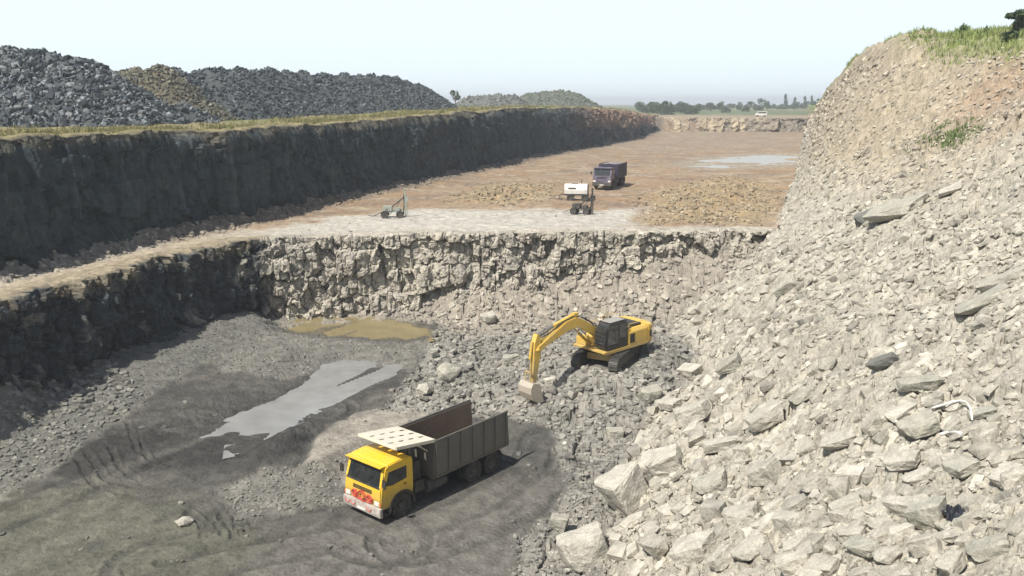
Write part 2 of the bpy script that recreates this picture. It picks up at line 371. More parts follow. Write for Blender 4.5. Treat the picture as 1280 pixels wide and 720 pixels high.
def stone_mat(name, source='Col', bump=.5, scale=2.0, rough=.95, contrast=(.62, 1.3)):
    m, t, b = new_mat(name)
    geo = t.nodes.new('ShaderNodeNewGeometry'); co = geo.outputs['Position']
    if source == 'Col':
        a = t.nodes.new('ShaderNodeAttribute'); a.attribute_name = 'Col'; col = a.outputs['Color']
    else:
        a = t.nodes.new('ShaderNodeObjectInfo'); col = a.outputs['Color']
    n1 = noise_node(t, scale, 8, .65, co); n2 = noise_node(t, scale * 7, 5, .7, co)
    r1 = ramp(t, n1.outputs[0], [(.3, contrast[0]), (.7, contrast[1])]); r2 = ramp(t, n2.outputs[0], [(.3, .72), (.72, 1.22)])
    col = mulc(t, mulc(t, col, r1.outputs[0]), r2.outputs[0]); t.links.new(col, b.inputs['Base Color'])
    b.inputs['Roughness'].default_value = rough
    b.inputs['Specular IOR Level'].default_value = .25
    v = t.nodes.new('ShaderNodeTexVoronoi'); v.feature = 'F1'; v.inputs['Scale'].default_value = scale * 3; t.links.new(co, v.inputs['Vector'])
    ad = t.nodes.new('ShaderNodeMath'); ad.operation = 'ADD'; t.links.new(n2.outputs[0], ad.inputs[0])
    ml = t.nodes.new('ShaderNodeMath'); ml.operation = 'MULTIPLY'; ml.inputs[1].default_value = .8; t.links.new(v.outputs['Distance'], ml.inputs[0]); t.links.new(ml.outputs[0], ad.inputs[1])
    bp = t.nodes.new('ShaderNodeBump'); bp.inputs['Strength'].default_value = bump; bp.inputs['Distance'].default_value = .12
    t.links.new(ad.outputs[0], bp.inputs['Height']); t.links.new(bp.outputs[0], b.inputs['Normal'])
    return m
M_ground = stone_mat('quarry_ground', bump=.55, scale=1.6)
M_rub = stone_mat('broken_stone', bump=.35, scale=2.2)
M_rock = stone_mat('stone_block', source='obj', bump=.45, scale=2.4, contrast=(.75, 1.18))
M_face = stone_mat('rock_face', bump=.7, scale=1.3, contrast=(.55, 1.4))

def paint(name, col, rough=.45, metal=0., dirt=.35, dirt_col=(.30, .26, .20), spec=.5, scale=2.5):
    m, t, b = new_mat(name)
    tc = t.nodes.new('ShaderNodeTexCoord')
    n = noise_node(t, scale, 8, .7, tc.outputs['Object']); r = ramp(t, n.outputs[0], [(.42, 0.), (.72, 1.)])
    mx = t.nodes.new('ShaderNodeMix'); mx.data_type = 'RGBA'
    ml = t.nodes.new('ShaderNodeMath'); ml.operation = 'MULTIPLY'; ml.inputs[1].default_value = dirt; t.links.new(r.outputs[0], ml.inputs[0])
    t.links.new(ml.outputs[0], mx.inputs[0]); mx.inputs[6].default_value = (*col, 1); mx.inputs[7].default_value = (*dirt_col, 1)
    n2 = noise_node(t, scale * 5, 4, .6, tc.outputs['Object']); r2 = ramp(t, n2.outputs[0], [(.3, .82), (.7, 1.12)])
    t.links.new(mulc(t, mx.outputs[2], r2.outputs[0]), b.inputs['Base Color'])
    b.inputs['Roughness'].default_value = rough; b.inputs['Metallic'].default_value = metal; b.inputs['Specular IOR Level'].default_value = spec
    return m

# ------------------------------------------------------------------ tagging
def tag(o, label=None, cat=None, group=None, kind=None):
    if label: o['label'] = label
    if cat: o['category'] = cat
    if group: o['group'] = group
    if kind: o['kind'] = kind
    return o
def mesh_obj(name, v, f, mat, parent=None, cols=None, smooth=False):
    me = bpy.data.meshes.new(name); v = np.asarray(v, np.float32)
    if isinstance(f, np.ndarray):
        me.vertices.add(len(v)); me.vertices.foreach_set('co', v.ravel())
        k = f.shape[1]; me.loops.add(f.size); me.loops.foreach_set('vertex_index', f.astype(np.int32).ravel())
        me.polygons.add(len(f)); me.polygons.foreach_set('loop_start', np.arange(0, f.size, k, dtype=np.int32))
        me.polygons.foreach_set('loop_total', np.full(len(f), k, np.int32))
        me.update(calc_edges=True); me.validate(); me.shade_flat()
    else:
        me.from_pydata(v.tolist(), [], f); me.update()
    if cols is not None:
        at = me.color_attributes.new('Col', 'FLOAT_COLOR', 'POINT')
        c4 = np.ones((len(v), 4), np.float32); c4[:, :3] = cols; at.data.foreach_set('color', c4.ravel())
    if mat: me.materials.append(mat)
    if smooth: me.polygons.foreach_set('use_smooth', np.ones(len(me.polygons), bool))
    o = bpy.data.objects.new(name, me); C.objects.link(o)
    if parent is not None: o.parent = parent
    return o

# ------------------------------------------------------------------ ground: one sheet to the horizon
def polar_ground():
    th = np.concatenate([np.arange(-41, 41.001, .1), np.arange(44, 316, 4.0)])
    r = np.concatenate([np.linspace(.6, 13, 14), np.geomspace(14, 420, 580), np.geomspace(440, 2600, 44)])
    T, Rr = np.meshgrid(np.radians(th), r)
    X = Rr * np.sin(T); Y = Rr * np.cos(T)
    Z, m = height(X, Y, True)
    col = ground_colour(X, Y, Z, m)
    nr, nt_ = X.shape
    v = np.stack([X, Y, Z], -1).reshape(-1, 3); c = col.reshape(-1, 3)
    i = np.arange(nr - 1)[:, None] * nt_; j = np.arange(nt_)[None, :]; j2 = (j + 1) % nt_
    f = np.stack([i + j, i + nt_ + j, i + nt_ + j2, i + j2], -1).reshape(-1, 4)
    v = np.vstack([v, [[0, 0, H1(0, 0)]]]); c = np.vstack([c, c[:1]])
    o = mesh_obj('ground', v, f[:, ::-1], M_ground, cols=np.clip(c, .01, .9))
    bm = bmesh.new(); bm.from_mesh(o.data); bm.verts.ensure_lookup_table(); cv = bm.verts[-1]
    for k in range(nt_): bm.faces.new((cv, bm.verts[k], bm.verts[(k + 1) % nt_]))
    bmesh.ops.recalc_face_normals(bm, faces=bm.faces); bm.to_mesh(o.data); bm.free()
    n = o.data.polygons[100].normal
    if n.z < 0: o.data.flip_normals()
    tag(o, kind='structure'); return o
polar_ground()

# ------------------------------------------------------------------ cut rock faces
def resample(pts, step):
    pts = np.array(pts, float); seg = np.hypot(*np.diff(pts, axis=0).T); L = np.r_[0, np.cumsum(seg)]
    out = []; s = 0
    while s < L[-1]:
        out.append(s); xy = np.array([np.interp(s, L, pts[:, 0]), np.interp(s, L, pts[:, 1])]); s += step(xy)
    out.append(L[-1]); s = np.array(out)
    # soften corners
    q = np.stack([np.interp(s, L, pts[:, 0]), np.interp(s, L, pts[:, 1])], -1)
    for _ in range(6): q[1:-1] = .25 * q[:-2] + .5 * q[1:-1] + .25 * q[2:]
    return s, q
def rock_wall(name, pts, ztop, zbot, lean, step, nh, disp, colour, lip=2.2, side=1, smooth=False):
    """strip of quarried face: pts = foot line on plan, leaning back by lean metres at the rim, a lip of broken ground running back"""
    s, q = resample(pts, step); t = np.gradient(q, axis=0); t /= np.linalg.norm(t, axis=1)[:, None]
    nrm = np.stack([t[:, 1], -t[:, 0]], -1) * side
    zt = ztop(q[:, 0], q[:, 1]); zb = zbot(q[:, 0], q[:, 1])
    h = np.linspace(0, 1, nh); lipn = 7
    V = []; Cc = []
    S, Hh = np.meshgrid(s, h, indexing='ij')
    zz = zb[:, None] + (zt - zb)[:, None] * Hh
    X0 = np.repeat(q[:, 0][:, None], nh, 1); Y0 = np.repeat(q[:, 1][:, None], nh, 1)
    D, tone = disp(S, zz, Hh, X0, Y0)
    off = D - lean * Hh
    X = X0 + nrm[:, 0][:, None] * off; Y = Y0 + nrm[:, 1][:, None] * off
    dz = .18 * (worley(S / .9, zz / .7, 88)[2] - .5)
    grid = np.stack([X, Y, zz + dz * (Hh > .02)], -1)
    # lip
    k = np.linspace(0, 1, lipn + 1)[1:]
    top = grid[:, -1]
    lipv = np.zeros((len(s), lipn, 3))
    for a, kk in enumerate(k):
        o2 = (1 - kk) * off[:, -1] + kk * (-lean - lip)
        lx = q[:, 0] + nrm[:, 0] * o2; ly = q[:, 1] + nrm[:, 1] * o2
        g = height(lx, ly); base = np.maximum(zt - .25, g) if kk > .6 else zt
        lipv[:, a, 0] = lx; lipv[:, a, 1] = ly
        lipv[:, a, 2] = base + .10 * (1 - kk) + .02 + .10 * (1 - kk) * (_h(np.floor(s / .7), np.floor(s * 0 + kk * 5), 5) - .5) * 2 - (.12 if kk == 1 else 0)
    grid = np.concatenate([grid, lipv], 1)
    n, w = grid.shape[:2]
    i = np.arange(n - 1)[:, None] * w; j = np.arange(w - 1)[None, :]
    f = np.stack([i + j, i + j + 1, i + w + j + 1, i + w + j], -1).reshape(-1, 4)
    if side < 0: f = f[:, ::-1]
    GX = grid[..., 0]; GY = grid[..., 1]; GZ = grid[..., 2]
    tone = np.concatenate([tone, np.repeat(tone[:, -1:], lipn, 1)], 1)
    col = colour(GX, GY, GZ, tone, np.concatenate([Hh, np.ones((n, lipn)) * 1.5], 1), np.repeat(s[:, None], w, 1))
    o = mesh_obj(name, grid.reshape(-1, 3), f, M_face, cols=np.clip(col.reshape(-1, 3), .01, .9))
    return tag(o, kind='structure')

def disp_blocks(amp, bw, bh, fall):
    def f(S, Z, Hh, X, Y):
        q = .55 * fbm(S / 3.5, Z / 3.5, 121)
        a1, a2, i1, i2 = worley(S / bw + q * .6, Z / bh + q * .6, 21, .8)
        b1, b2, j1, j2 = worley(S / (bw * .45) + q, Z / (bh * .38) + q, 22, .8)
        c1, c2, k1, k2 = worley(S / (bw * .2) + q, Z / (bh * .17) + q, 23, .6)
        d = amp * (i1 - .5) + amp * .5 * (j1 - .5) + amp * .2 * (k1 - .5) - amp * .22 * sstep(.10, 0, a2 - a1) - amp * .10 * sstep(.10, 0, b2 - b1)
        d = d + amp * .6 * fbm(S / 6, Z / 6, 125) + amp * .5 * (i2 - .5) * a1 + amp * .35 * (j2 - .5) * b1 + (1 - Hh) ** 2 * fall
        return d, .55 * i2 + .3 * j2 + .15 * k2
    return f
def col_bench(X, Y, Z, tone, Hh, S):
    c = np.zeros(X.shape + (3,)) + np.array((.39, .36, .305))
    c = mixc(c, sstep(.45, .8, tone) * .7, (.44, .41, .34)); c = mixc(c, sstep(.42, .2, tone) * .5, (.30, .285, .25))
    return mixc(c, (Hh > 1).astype(float) * .8, (.40, .365, .30))
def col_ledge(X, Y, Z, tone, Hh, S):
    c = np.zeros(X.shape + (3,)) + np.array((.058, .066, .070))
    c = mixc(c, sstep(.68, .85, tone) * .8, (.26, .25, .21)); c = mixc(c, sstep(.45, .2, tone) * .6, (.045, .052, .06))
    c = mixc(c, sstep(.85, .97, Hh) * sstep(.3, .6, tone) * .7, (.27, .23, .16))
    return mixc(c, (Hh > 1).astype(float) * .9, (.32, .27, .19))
floor_lo = lambda x, y: np.full(x.shape, -18.8)
rim_line = [(float(rim_x(np.array(y))) + .8, y) for y in (8, 20, 30, 38, 44, 49, 53.5, 57, 60)] + [(-22.0, 62.4), (-21.2, 64.3), (-19.9, 65.7), (-18.0, 66.5)]
rim_line += [(x, float(rim_y(np.array(x))) - .9) for x in (-16, -13, -10.5, -8, -5, -2.6, 1, 4, 7, 9, 12, 14, 18, 22, 27)]
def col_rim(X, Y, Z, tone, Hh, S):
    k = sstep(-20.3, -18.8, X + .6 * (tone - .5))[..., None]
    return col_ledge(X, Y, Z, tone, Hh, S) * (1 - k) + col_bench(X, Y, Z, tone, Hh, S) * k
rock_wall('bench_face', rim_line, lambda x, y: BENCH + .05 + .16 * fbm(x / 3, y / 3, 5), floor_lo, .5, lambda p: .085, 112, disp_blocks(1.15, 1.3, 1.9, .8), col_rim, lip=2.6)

def disp_cols(S, Z, Hh, X, Y):
    q = .25 * fbm(S / 4, Z / 4, 131)
    a1, a2, i1, i2 = worley(S / 1.9 + q, Z / 4.5 + q, 25, .8)
    b1, b2, j1, j2 = worley(S / .8 + q, Z / 1.3 + q, 26, .8)
    rough = sstep(175, 215, Y)
    e1, e2, l1, l2 = worley(S / 5 + q, Z / 1.7 + .6 * q, 29, .8)
    d = .55 * (l1 - .5) + (.45 + rough * .9) * (i1 - .5) + (.42 + .5 * rough) * (j1 - .5) - .2 * sstep(.12, 0, a2 - a1) + .9 * fbm(S / 17, Z / 14, 133) + .2 * (vnoise(S / .35, Z / 2.2, 134) - .5) + (1 - Hh) ** 2 * .6
    d = d - .35 * sstep(.9, 1, Hh) * (.5 + i2)
    return d, .4 * i2 + .3 * j2 + .3 * l2
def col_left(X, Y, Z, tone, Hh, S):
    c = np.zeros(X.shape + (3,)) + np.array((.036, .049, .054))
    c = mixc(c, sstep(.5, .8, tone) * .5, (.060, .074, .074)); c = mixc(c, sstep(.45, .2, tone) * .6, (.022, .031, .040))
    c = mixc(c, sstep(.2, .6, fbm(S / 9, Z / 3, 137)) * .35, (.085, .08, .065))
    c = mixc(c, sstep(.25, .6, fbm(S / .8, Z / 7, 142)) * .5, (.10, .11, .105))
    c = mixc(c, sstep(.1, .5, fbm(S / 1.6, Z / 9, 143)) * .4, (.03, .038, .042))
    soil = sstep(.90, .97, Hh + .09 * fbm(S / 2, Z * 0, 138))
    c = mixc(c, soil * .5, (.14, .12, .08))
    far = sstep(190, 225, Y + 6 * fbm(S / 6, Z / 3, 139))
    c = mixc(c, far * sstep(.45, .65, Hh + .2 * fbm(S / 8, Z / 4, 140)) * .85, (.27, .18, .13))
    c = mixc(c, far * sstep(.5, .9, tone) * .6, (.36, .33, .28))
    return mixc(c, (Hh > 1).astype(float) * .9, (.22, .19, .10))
wl_y = [-20, 0, 20, 35, 42, 49, 58, 70, 82, 95, 108, 122, 136, 153, 170, 185, 201, 225, 250, 275, 300, 325]
left_pts = [(float(XL(np.array(y))) - .4, y) for y in wl_y]
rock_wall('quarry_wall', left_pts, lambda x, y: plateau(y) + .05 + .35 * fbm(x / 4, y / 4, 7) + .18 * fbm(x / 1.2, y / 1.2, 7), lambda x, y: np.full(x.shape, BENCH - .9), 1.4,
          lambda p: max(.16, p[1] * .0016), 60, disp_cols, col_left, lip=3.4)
def col_far(X, Y, Z, tone, Hh, S):
    c = np.zeros(X.shape + (3,)) + np.array((.34, .28, .20))
    c = mixc(c, sstep(84, 92, X) * .6, (.22, .20, .18))
    return mixc(mixc(c, sstep(.5, .8, tone) * .7, (.44, .37, .26)), sstep(.45, .2, tone) * .6, (.20, .18, .15))
def disp_far(S, Z, Hh, X, Y):
    a1, a2, i1, i2 = worley(S / 2.2, Z / 5, 27)
    return 1.8 * (i1 - .5) + .8 * fbm(S / 1.2, Z / 1.2, 141) + (1 - Hh) * 1.6, i2
rock_wall('far_face', [(50, 311), (58, 307), (66, 305.6), (80, 305), (95, 304), (112, 302), (135, 300)], lambda x, y: -4.9 + .3 * fbm(x / 4, y / 4, 8), lambda x, y: np.full(x.shape, BENCH - .6), .6, lambda p: .45, 30, disp_far, col_far, lip=3.5)

# ------------------------------------------------------------------ water
def water(name, poly, z, col, rough, grow=1.2, wave=.02):
    p = np.array(poly); c = p.mean(0); q = c + (p - c) * grow
    v = [(a, b, z) for a, b in q]
    m, t, b = new_mat(name + '_water')
    tc = t.nodes.new('ShaderNodeNewGeometry'); n = noise_node(t, .8, 5, .6, tc.outputs['Position'])
    r = ramp(t, n.outputs[0], [(.3, tuple(x * .85 for x in col)), (.7, tuple(x * 1.12 for x in col))])
    t.links.new(r.outputs[0], b.inputs['Base Color']); b.inputs['Roughness'].default_value = rough; b.inputs['IOR'].default_value = 1.33
    n2 = noise_node(t, 6, 3, .5, tc.outputs['Position']); bp = t.nodes.new('ShaderNodeBump'); bp.inputs['Strength'].default_value = .15; bp.inputs['Distance'].default_value = wave
    t.links.new(n2.outputs[0], bp.inputs['Height']); t.links.new(bp.outputs[0], b.inputs['Normal'])
    o = mesh_obj(name, v, [list(range(len(v)))], m); tag(o, kind='structure')
    if o.data.polygons[0].normal.z < 0: o.data.flip_normals()
water('puddle', puddle_a, PUDDLE_Z, (.25, .25, .24), .10)
water('muddy_pool', ochre_a, OCHRE_Z, (.23, .19, .10), .22)
water('pond', pond_a, POND_Z, (.32, .31, .28), .3, 1.15)

# ------------------------------------------------------------------ stones
rng = np.random.default_rng(11)
def rock_proto(seed, flat=.6, detail=0, roundish=False):
    rs = np.random.default_rng(seed)
    pts = []
    if roundish:
        for _ in range(26):
            d = rs.normal(size=3); d /= np.linalg.norm(d); pts.append(d * .5 * rs.uniform(.88, 1.05))
    else:
        for sx in (-1, 1):
            for sy in (-1, 1):
                for sz in (-1, 1):
                    pts.append(np.array((sx * .5 * rs.uniform(.55, 1), sy * .42 * rs.uniform(.5, 1), sz * .5 * rs.uniform(.6, 1))))
        for _ in range(3):
            d = rs.normal(size=3); d /= np.linalg.norm(d); pts.append(d * rs.uniform(.48, .6))
    pts = np.array(pts) * (1, 1, flat)
    bm = bmesh.new(); vs = [bm.verts.new(p) for p in pts]
    r = bmesh.ops.convex_hull(bm, input=vs)
    bmesh.ops.delete(bm, geom=list({g for g in r['geom_interior'] + r['geom_unused'] if isinstance(g, bmesh.types.BMVert)}), context='VERTS')
    if detail:
        bmesh.ops.bevel(bm, geom=bm.edges[:], offset=.03, segments=1, affect='EDGES', clamp_overlap=True)
        bmesh.ops.triangulate(bm, faces=bm.faces[:])
        for _ in range(detail):
            long_e = [e for e in bm.edges if e.calc_length() > .12]
            if long_e: bmesh.ops.subdivide_edges(bm, edges=long_e, cuts=1, use_grid_fill=False)
            bmesh.ops.triangulate(bm, faces=[f for f in bm.faces if len(f.verts) > 3])
        co = np.array([v.co[:] for v in bm.verts]); nn = np.array([v.normal[:] for v in bm.verts])
        k = .05 * fbm(co[:, 0] * 4 + seed, co[:, 1] * 4 + co[:, 2] * 3, seed) + .03 * (worley(co[:, 0] * 5 + co[:, 2] * 2, co[:, 1] * 5 - co[:, 2] * 3, seed)[2] - .5)
        for v, c, n_, kk in zip(bm.verts, co, nn, k): v.co = c + n_ * kk
    else:
        bmesh.ops.triangulate(bm, faces=bm.faces[:])
    bm.normal_update()
    bm.verts.ensure_lookup_table()
    V = np.array([v.co[:] for v in bm.verts]); F = np.array([[v.index for v in f.verts] for f in bm.faces]) if not detail else [tuple(v.index for v in f.verts) for f in bm.faces]
    bm.verts.index_update()
    F = [tuple(v.index for v in f.verts) for f in bm.faces]
    if not detail: F = np.array(F)
    bm.free(); return V, F
PROTO = [rock_proto(100 + i, flat=(.25, .36, .5, .75)[i % 4]) for i in range(28)]

def rotmats(yaw, tx, ty):
    cz, sz = np.cos(yaw), np.sin(yaw); cx, sx = np.cos(tx), np.sin(tx); cy, sy = np.cos(ty), np.sin(ty)
    o = np.ones_like(yaw); z = np.zeros_like(yaw)
    Rz = np.stack([cz, -sz, z, sz, cz, z, z, z, o], -1).reshape(-1, 3, 3)
    Rx = np.stack([o, z, z, z, cx, -sx, z, sx, cx], -1).reshape(-1, 3, 3)
    Ry = np.stack([cy, z, sy, z, o, z, -sy, z, cy], -1).reshape(-1, 3, 3)
    return Rx @ Ry @ Rz
def slope(x, y, e=.8):
    return (smooth_base(x + e, y) - smooth_base(x - e, y)) / (2 * e), (smooth_base(x, y + e) - smooth_base(x, y - e)) / (2 * e)
def merge_stones(name, px, py, pz, size, col, tilt=.35, sx=None, sy=None, label=None, extra=None, mat=None):
    n = len(px); pid = rng.integers(0, len(PROTO), n)
    yaw = rng.uniform(0, 2 * np.pi, n)
    if sx is None: sx, sy = np.zeros(n), np.zeros(n)
    tx = np.arctan(np.clip(sy, -1, 1)) + rng.normal(0, tilt, n); ty = -np.arctan(np.clip(sx, -1, 1)) + rng.normal(0, tilt, n)
    Rm = rotmats(yaw, tx, ty); st = rng.uniform(.75, 1.3, (n, 3)) * size[:, None]
    Vs, Fs, Cs = [], [], []; base = 0
    for k, (V, F) in enumerate(PROTO):
        s = np.nonzero(pid == k)[0]
        if not len(s): continue
        v = np.einsum('nij,nkj->nki', Rm[s], V[None] * st[s][:, None, :]) + np.stack([px[s], py[s], pz[s]], -1)[:, None, :]
        f = F[None] + (np.arange(len(s)) * len(V))[:, None, None] + base
        Vs.append(v.reshape(-1, 3)); Fs.append(f.reshape(-1, 3)); Cs.append(np.repeat(col[s], len(V), 0)); base += len(s) * len(V)
    if extra:
        v, f, c = extra; Vs.append(v); Fs.append(f + base); Cs.append(c)
    o = mesh_obj(name, np.vstack(Vs), np.vstack(Fs), mat or M_rub, cols=np.clip(np.vstack(Cs), .01, .9))
    tag(o, label=label, cat='stones' if label else None, kind='stuff'); return o

def scatter(n, th0, th1, r0, r1, seed):
    rs = np.random.default_rng(seed)
    th = np.radians(rs.uniform(th0, th1, n)); r = np.exp(rs.uniform(math.log(r0), math.log(r1), n))
    x = r * np.sin(th); y = r * np.cos(th)
    z, m = height(x, y, True)
    s = .0036 * r * rs.uniform(0, 1, n) ** (-1 / 1.6)
    keep = (rs.uniform(0, 1, n) < (m['rub'] * (1 - .15 * m['pit']) + .010 * (1 - m['rub']) * (1 - m['plat'])))
    pn = fbm(x / 3.2, y / 3.2, 161) + .5 * fbm(x / 1.1, y / 1.1, 162)
    keep &= (m['bank'] < .5) | (rs.uniform(0, 1, n) < .35 + .65 * sstep(-.3, .25, pn))
    s = np.where((m['bank'] > .5), s * (.75 + .5 * sstep(-.2, .5, pn)), s)
    for poly in (puddle_a, ochre_a, pond_a): keep &= poly_sd(x, y, poly) < -.3
    for qx, qy, qz, qr in PADS: keep &= (np.hypot(x - qx, y - qy) > qr - .5) | (s < .14)
    for l in ruts[:]: pass
    cap = np.where(m['bank'] > .5, np.interp(z, [-18, -12.5, -9, -6, -2, 4], [1.1, .85, .62, .46, .38, .32]), .55)
    cap = np.where(m['bank'] > .5, np.maximum(cap, np.interp(r, [16, 24, 34, 45], [.85, .75, .55, .3])), cap)
    cap = np.where((m['bank'] < .5) & (m['pit'] < .5), .42, cap)
    cap = np.where((m['rub'] < .3), .30, cap)
    fine = (np.hypot(x + 28.5, (y - 43.5) / 1.3) > 7) & (np.maximum(poly_sd(x, y, toe_left), np.maximum(poly_sd(x, y, mid_rub), poly_sd(x, y, strip_rub))) > -.5)
    cap = np.where(fine & (m['pit'] > .5) & (m['bank'] < .5), .17, cap)
    cap = np.where((m['bank'] > .5) & (y > 75), np.interp(y, [75, 100, 200], [.4, .7, 1.1]), cap)
    cap = np.where((m['bank'] < .5) & (m['pit'] > .5) & ~fine & (y < 56), np.interp(y, [36, 42, 46, 56], [.22, .3, .48, .48]), cap)
    top = sstep(2.6, .8, m['bk_top']) * m['bank']; keep &= rs.uniform(0, 1, n) > top * .93
    s = np.where(s > cap, cap * rs.uniform(.3, 1, n), s)
    return [a[keep] for a in (x, y, z, s, r)] + [{k: v[keep] for k, v in m.items()}]
sx_, sy_, sz_, ss_, sr_, sm_ = scatter(135000, -34, 34, 14, 300, 5)
sc_ = ground_colour(sx_, sy_, sz_, sm_)
tone = (rng.normal(1.0, .13, len(sx_)) + (sm_['bank'] < .5) * rng.normal(0, .14, len(sx_))).clip(.55, 1.5)
pale = np.array((.45, .425, .36)); gry = np.array((.25, .245, .22))
blend = (sm_['bank'] * .45 + .25 * (1 - sm_['bank']))[:, None]
target = np.where((rng.uniform(0, 1, len(sx_)) < np.where(sm_['bank'] > .5, .9, .35))[:, None], pale, gry)
sc_ = (sc_ * (1 - blend) + target * blend) * tone[:, None]
spx = ss_ / sr_
# the places around the named blocks stay free for them
HERO = [  # photo u, v, width px, depth ratio, height ratio, tone (p pale, g grey, d dark), shape, yaw
    (790, 628, 60, .9, 1.1, 'p', 'block', 40), (735, 698, 66, .8, .95, 'p', 'block', 10), (828, 590, 46, .8, .8, 'p', 'block', 20), (962, 528, 52, .8, .5, 'p', 'block', 15),
    (1122, 270, 84, .55, .30, 'g', 'slab', -50), (1232, 380, 74, .8, .22, 'g', 'slab', -25), (812, 497, 30, .8, .8, 'g', 'block', 5),
    (562, 475, 36, .9, .85, 'g', 'boulder', 0), (1152, 484, 62, .5, .3, 'g', 'slab', 8), (990, 658, 56, .7, .5, 'p', 'block', -8),
    (1052, 556, 52, .7, .35, 'p', 'slab', 20), (1150, 540, 50, .8, .55, 'g', 'block', 30), (1202, 588, 52, .8, .4, 'g', 'slab', -35),
    (1168, 655, 54, .8, .75, 'g', 'block', 10), (1112, 700, 42, .8, .6, 'p', 'boulder', 0), (834, 588, 62, .7, .6, 'p', 'block', -20),
    (930, 650, 54, .7, .55, 'p', 'block', 12), (872, 694, 70, .8, .5, 'p', 'slab', -15), (905, 560, 62, .5, .3, 'p', 'slab', 10),
    (870, 520, 60, .7, .4, 'p', 'block', -10), (915, 462, 36, .9, .6, 'g', 'wedge', 40), (985, 362, 34, .7, .45, 'g', 'slab', 0),
    (1036, 460, 36, .7, .6, 'g', 'boulder', 0), (700, 660, 25, .9, .9, 'g', 'block', 10), (960, 600, 56, .8, .55, 'p', 'wedge', -30),
    (1258, 356, 70, .6, .3, 'p', 'slab', 0), (530, 492, 24, .9, .8, 'p', 'boulder', 0), (838, 508, 38, .6, .4, 'p', 'slab', -5),
    (1130, 518, 44, .7, .3, 'p', 'slab', 20), (1060, 640, 50, .6, .5, 'g', 'slab', 12), (1080, 690, 50, .7, .4, 'g', 'slab', 0),
    (890, 610, 50, .8, .5, 'g', 'wedge', 5), (1240, 690, 60, .7, .4, 'g', 'slab', 10), (1130, 640, 48, .6, .5, 'p', 'block', -5),
    (1020, 610, 46, .7, .5, 'p', 'wedge', 25), (1105, 458, 40, .7, .45, 'd', 'slab', 0), (1085, 275, 30, .8, .6, 'd', 'block', 0),  # the dark slab stands in for a shaded gap among the stones
    (1130, 580, 50, .7, .4, 'p', 'slab', -14), (1230, 520, 40, .7, .3, 'g', 'slab', 0), (1190, 240, 36, .6, .3, 'p', 'slab', 5),
    (1150, 600, 40, .7, .4, 'p', 'slab', 7), (940, 690, 50, .8, .5, 'p', 'wedge', 0), (905, 705, 46, .7, .5, 'p', 'block', 30),
    (215, 378, 16, .8, 1.0, 'g', 'block', 10), (690, 480, 20, .8, .7, 'p', 'block', 0), (640, 455, 22, .8, .7, 'g', 'block', 30),
    (610, 400, 20, .8, .7, 'p', 'block', 30), (1005, 505, 40, .7, .35, 'g', 'slab', 3), (865, 470, 36, .8, .5, 'p', 'block', 0),
    (770, 545, 28, .8, .6, 'g', 'block', 22), (230, 655, 24, .9, .5, 'p', 'boulder', 0), (1260, 600, 50, .8, .4, 'p', 'slab', 40)]
heroes = []
for (u, v, w, dr, hr, tn, shp, yw) in HERO:
    p, t = hit(u, v); size = w / FPX * t * .97
    heroes.append((p, size, dr, hr, tn, shp, yw))
free = np.ones(len(sx_), bool)
for p, size, *_ in heroes: free &= ~((np.hypot(sx_ - p[0], sy_ - p[1]) < size * .5) & (ss_ > size * .12))
order = np.argsort(-(ss_ / sr_) * free); indiv = order[:300 - len(HERO)]
single = np.zeros(len(sx_), bool); single[indiv] = True
k = free & ~single
gx, gy = slope(sx_[k], sy_[k])
merge_stones('rubble', sx_[k], sy_[k], sz_[k] + ss_[k] * .08, ss_[k] * 1.1, sc_[k], sx=gx, sy=gy, tilt=.2, label='loose broken stone covering the slopes and heaps of the quarry')

ROCKS = {}
for kind, kw in dict(slab=dict(flat=.85), block=dict(flat=.95), wedge=dict(flat=.9), boulder=dict(flat=.95, roundish=True)).items():
    ROCKS[kind] = []
    for j in range(5):
        V, F = rock_proto(500 + j * 7 + len(kind), detail=2, **kw)
        if kind == 'wedge': V = V * np.stack([np.ones(len(V)), np.ones(len(V)), .55 + .8 * (V[:, 0] + .5)], -1)
        me = bpy.data.meshes.new(kind); me.from_pydata(V.tolist(), [], F); me.update(); me.materials.append(M_rock); ROCKS[kind].append(me)
TONE = dict(p=('pale', (.46, .435, .37)), g=('greyish', (.38, .365, .305)), d=('dark', (.19, .19, .17)))
LAND = [('excavator', 740, 440), ('yellow tipper', 530, 590), ('brown pool', 440, 408), ('grey puddle', 400, 495), ('middle rock face', 560, 340),
        ('white strips', 1165, 520), ('green weeds', 1190, 170), ('red earth patch', 1255, 110), ('bench pond', 925, 203), ('plum tipper', 762, 215),
        ('white compressor', 720, 240), ('high grey slab', 1125, 268), ('shaded ledge', 150, 430), ('big foot block', 790, 620), ('bank crest', 1120, 60),
        ('wide slab', 1232, 380), ('black sheet', 1196, 648), ('bench corner', 955, 300), ('right corner', 1275, 715), ('square block', 960, 527)]
def project(p):
    x, y, z = p; zc = y * cp - z * sp_; yc = y * sp_ + z * cp
    return 640 + FPX * x / zc, 360 - FPX * yc / zc
def where(u, v):
    n, lu, lv = min(LAND, key=lambda l: math.hypot(u - l[1], (v - l[2]) * 1.3))
    d = math.hypot(u - lu, v - lv)
    dd = 'just ' if d < 45 else ('well ' if d > 110 else '')
    a = math.degrees(math.atan2(lv - v, u - lu)) % 360
    w = ['right of', 'above and right of', 'above', 'above and left of', 'left of', 'below and left of', 'below', 'below and right of'][int((a + 22.5) // 45) % 8]
    return dd + w + ' the ' + n
def rock_label(size_px, tname, shp, u, v):
    sz = 'huge' if size_px > 46 else 'large' if size_px > 30 else 'mid-sized' if size_px > 17 else 'small'
    lab = f'{sz} {tname} {shp} {where(u, v)}'
    return lab
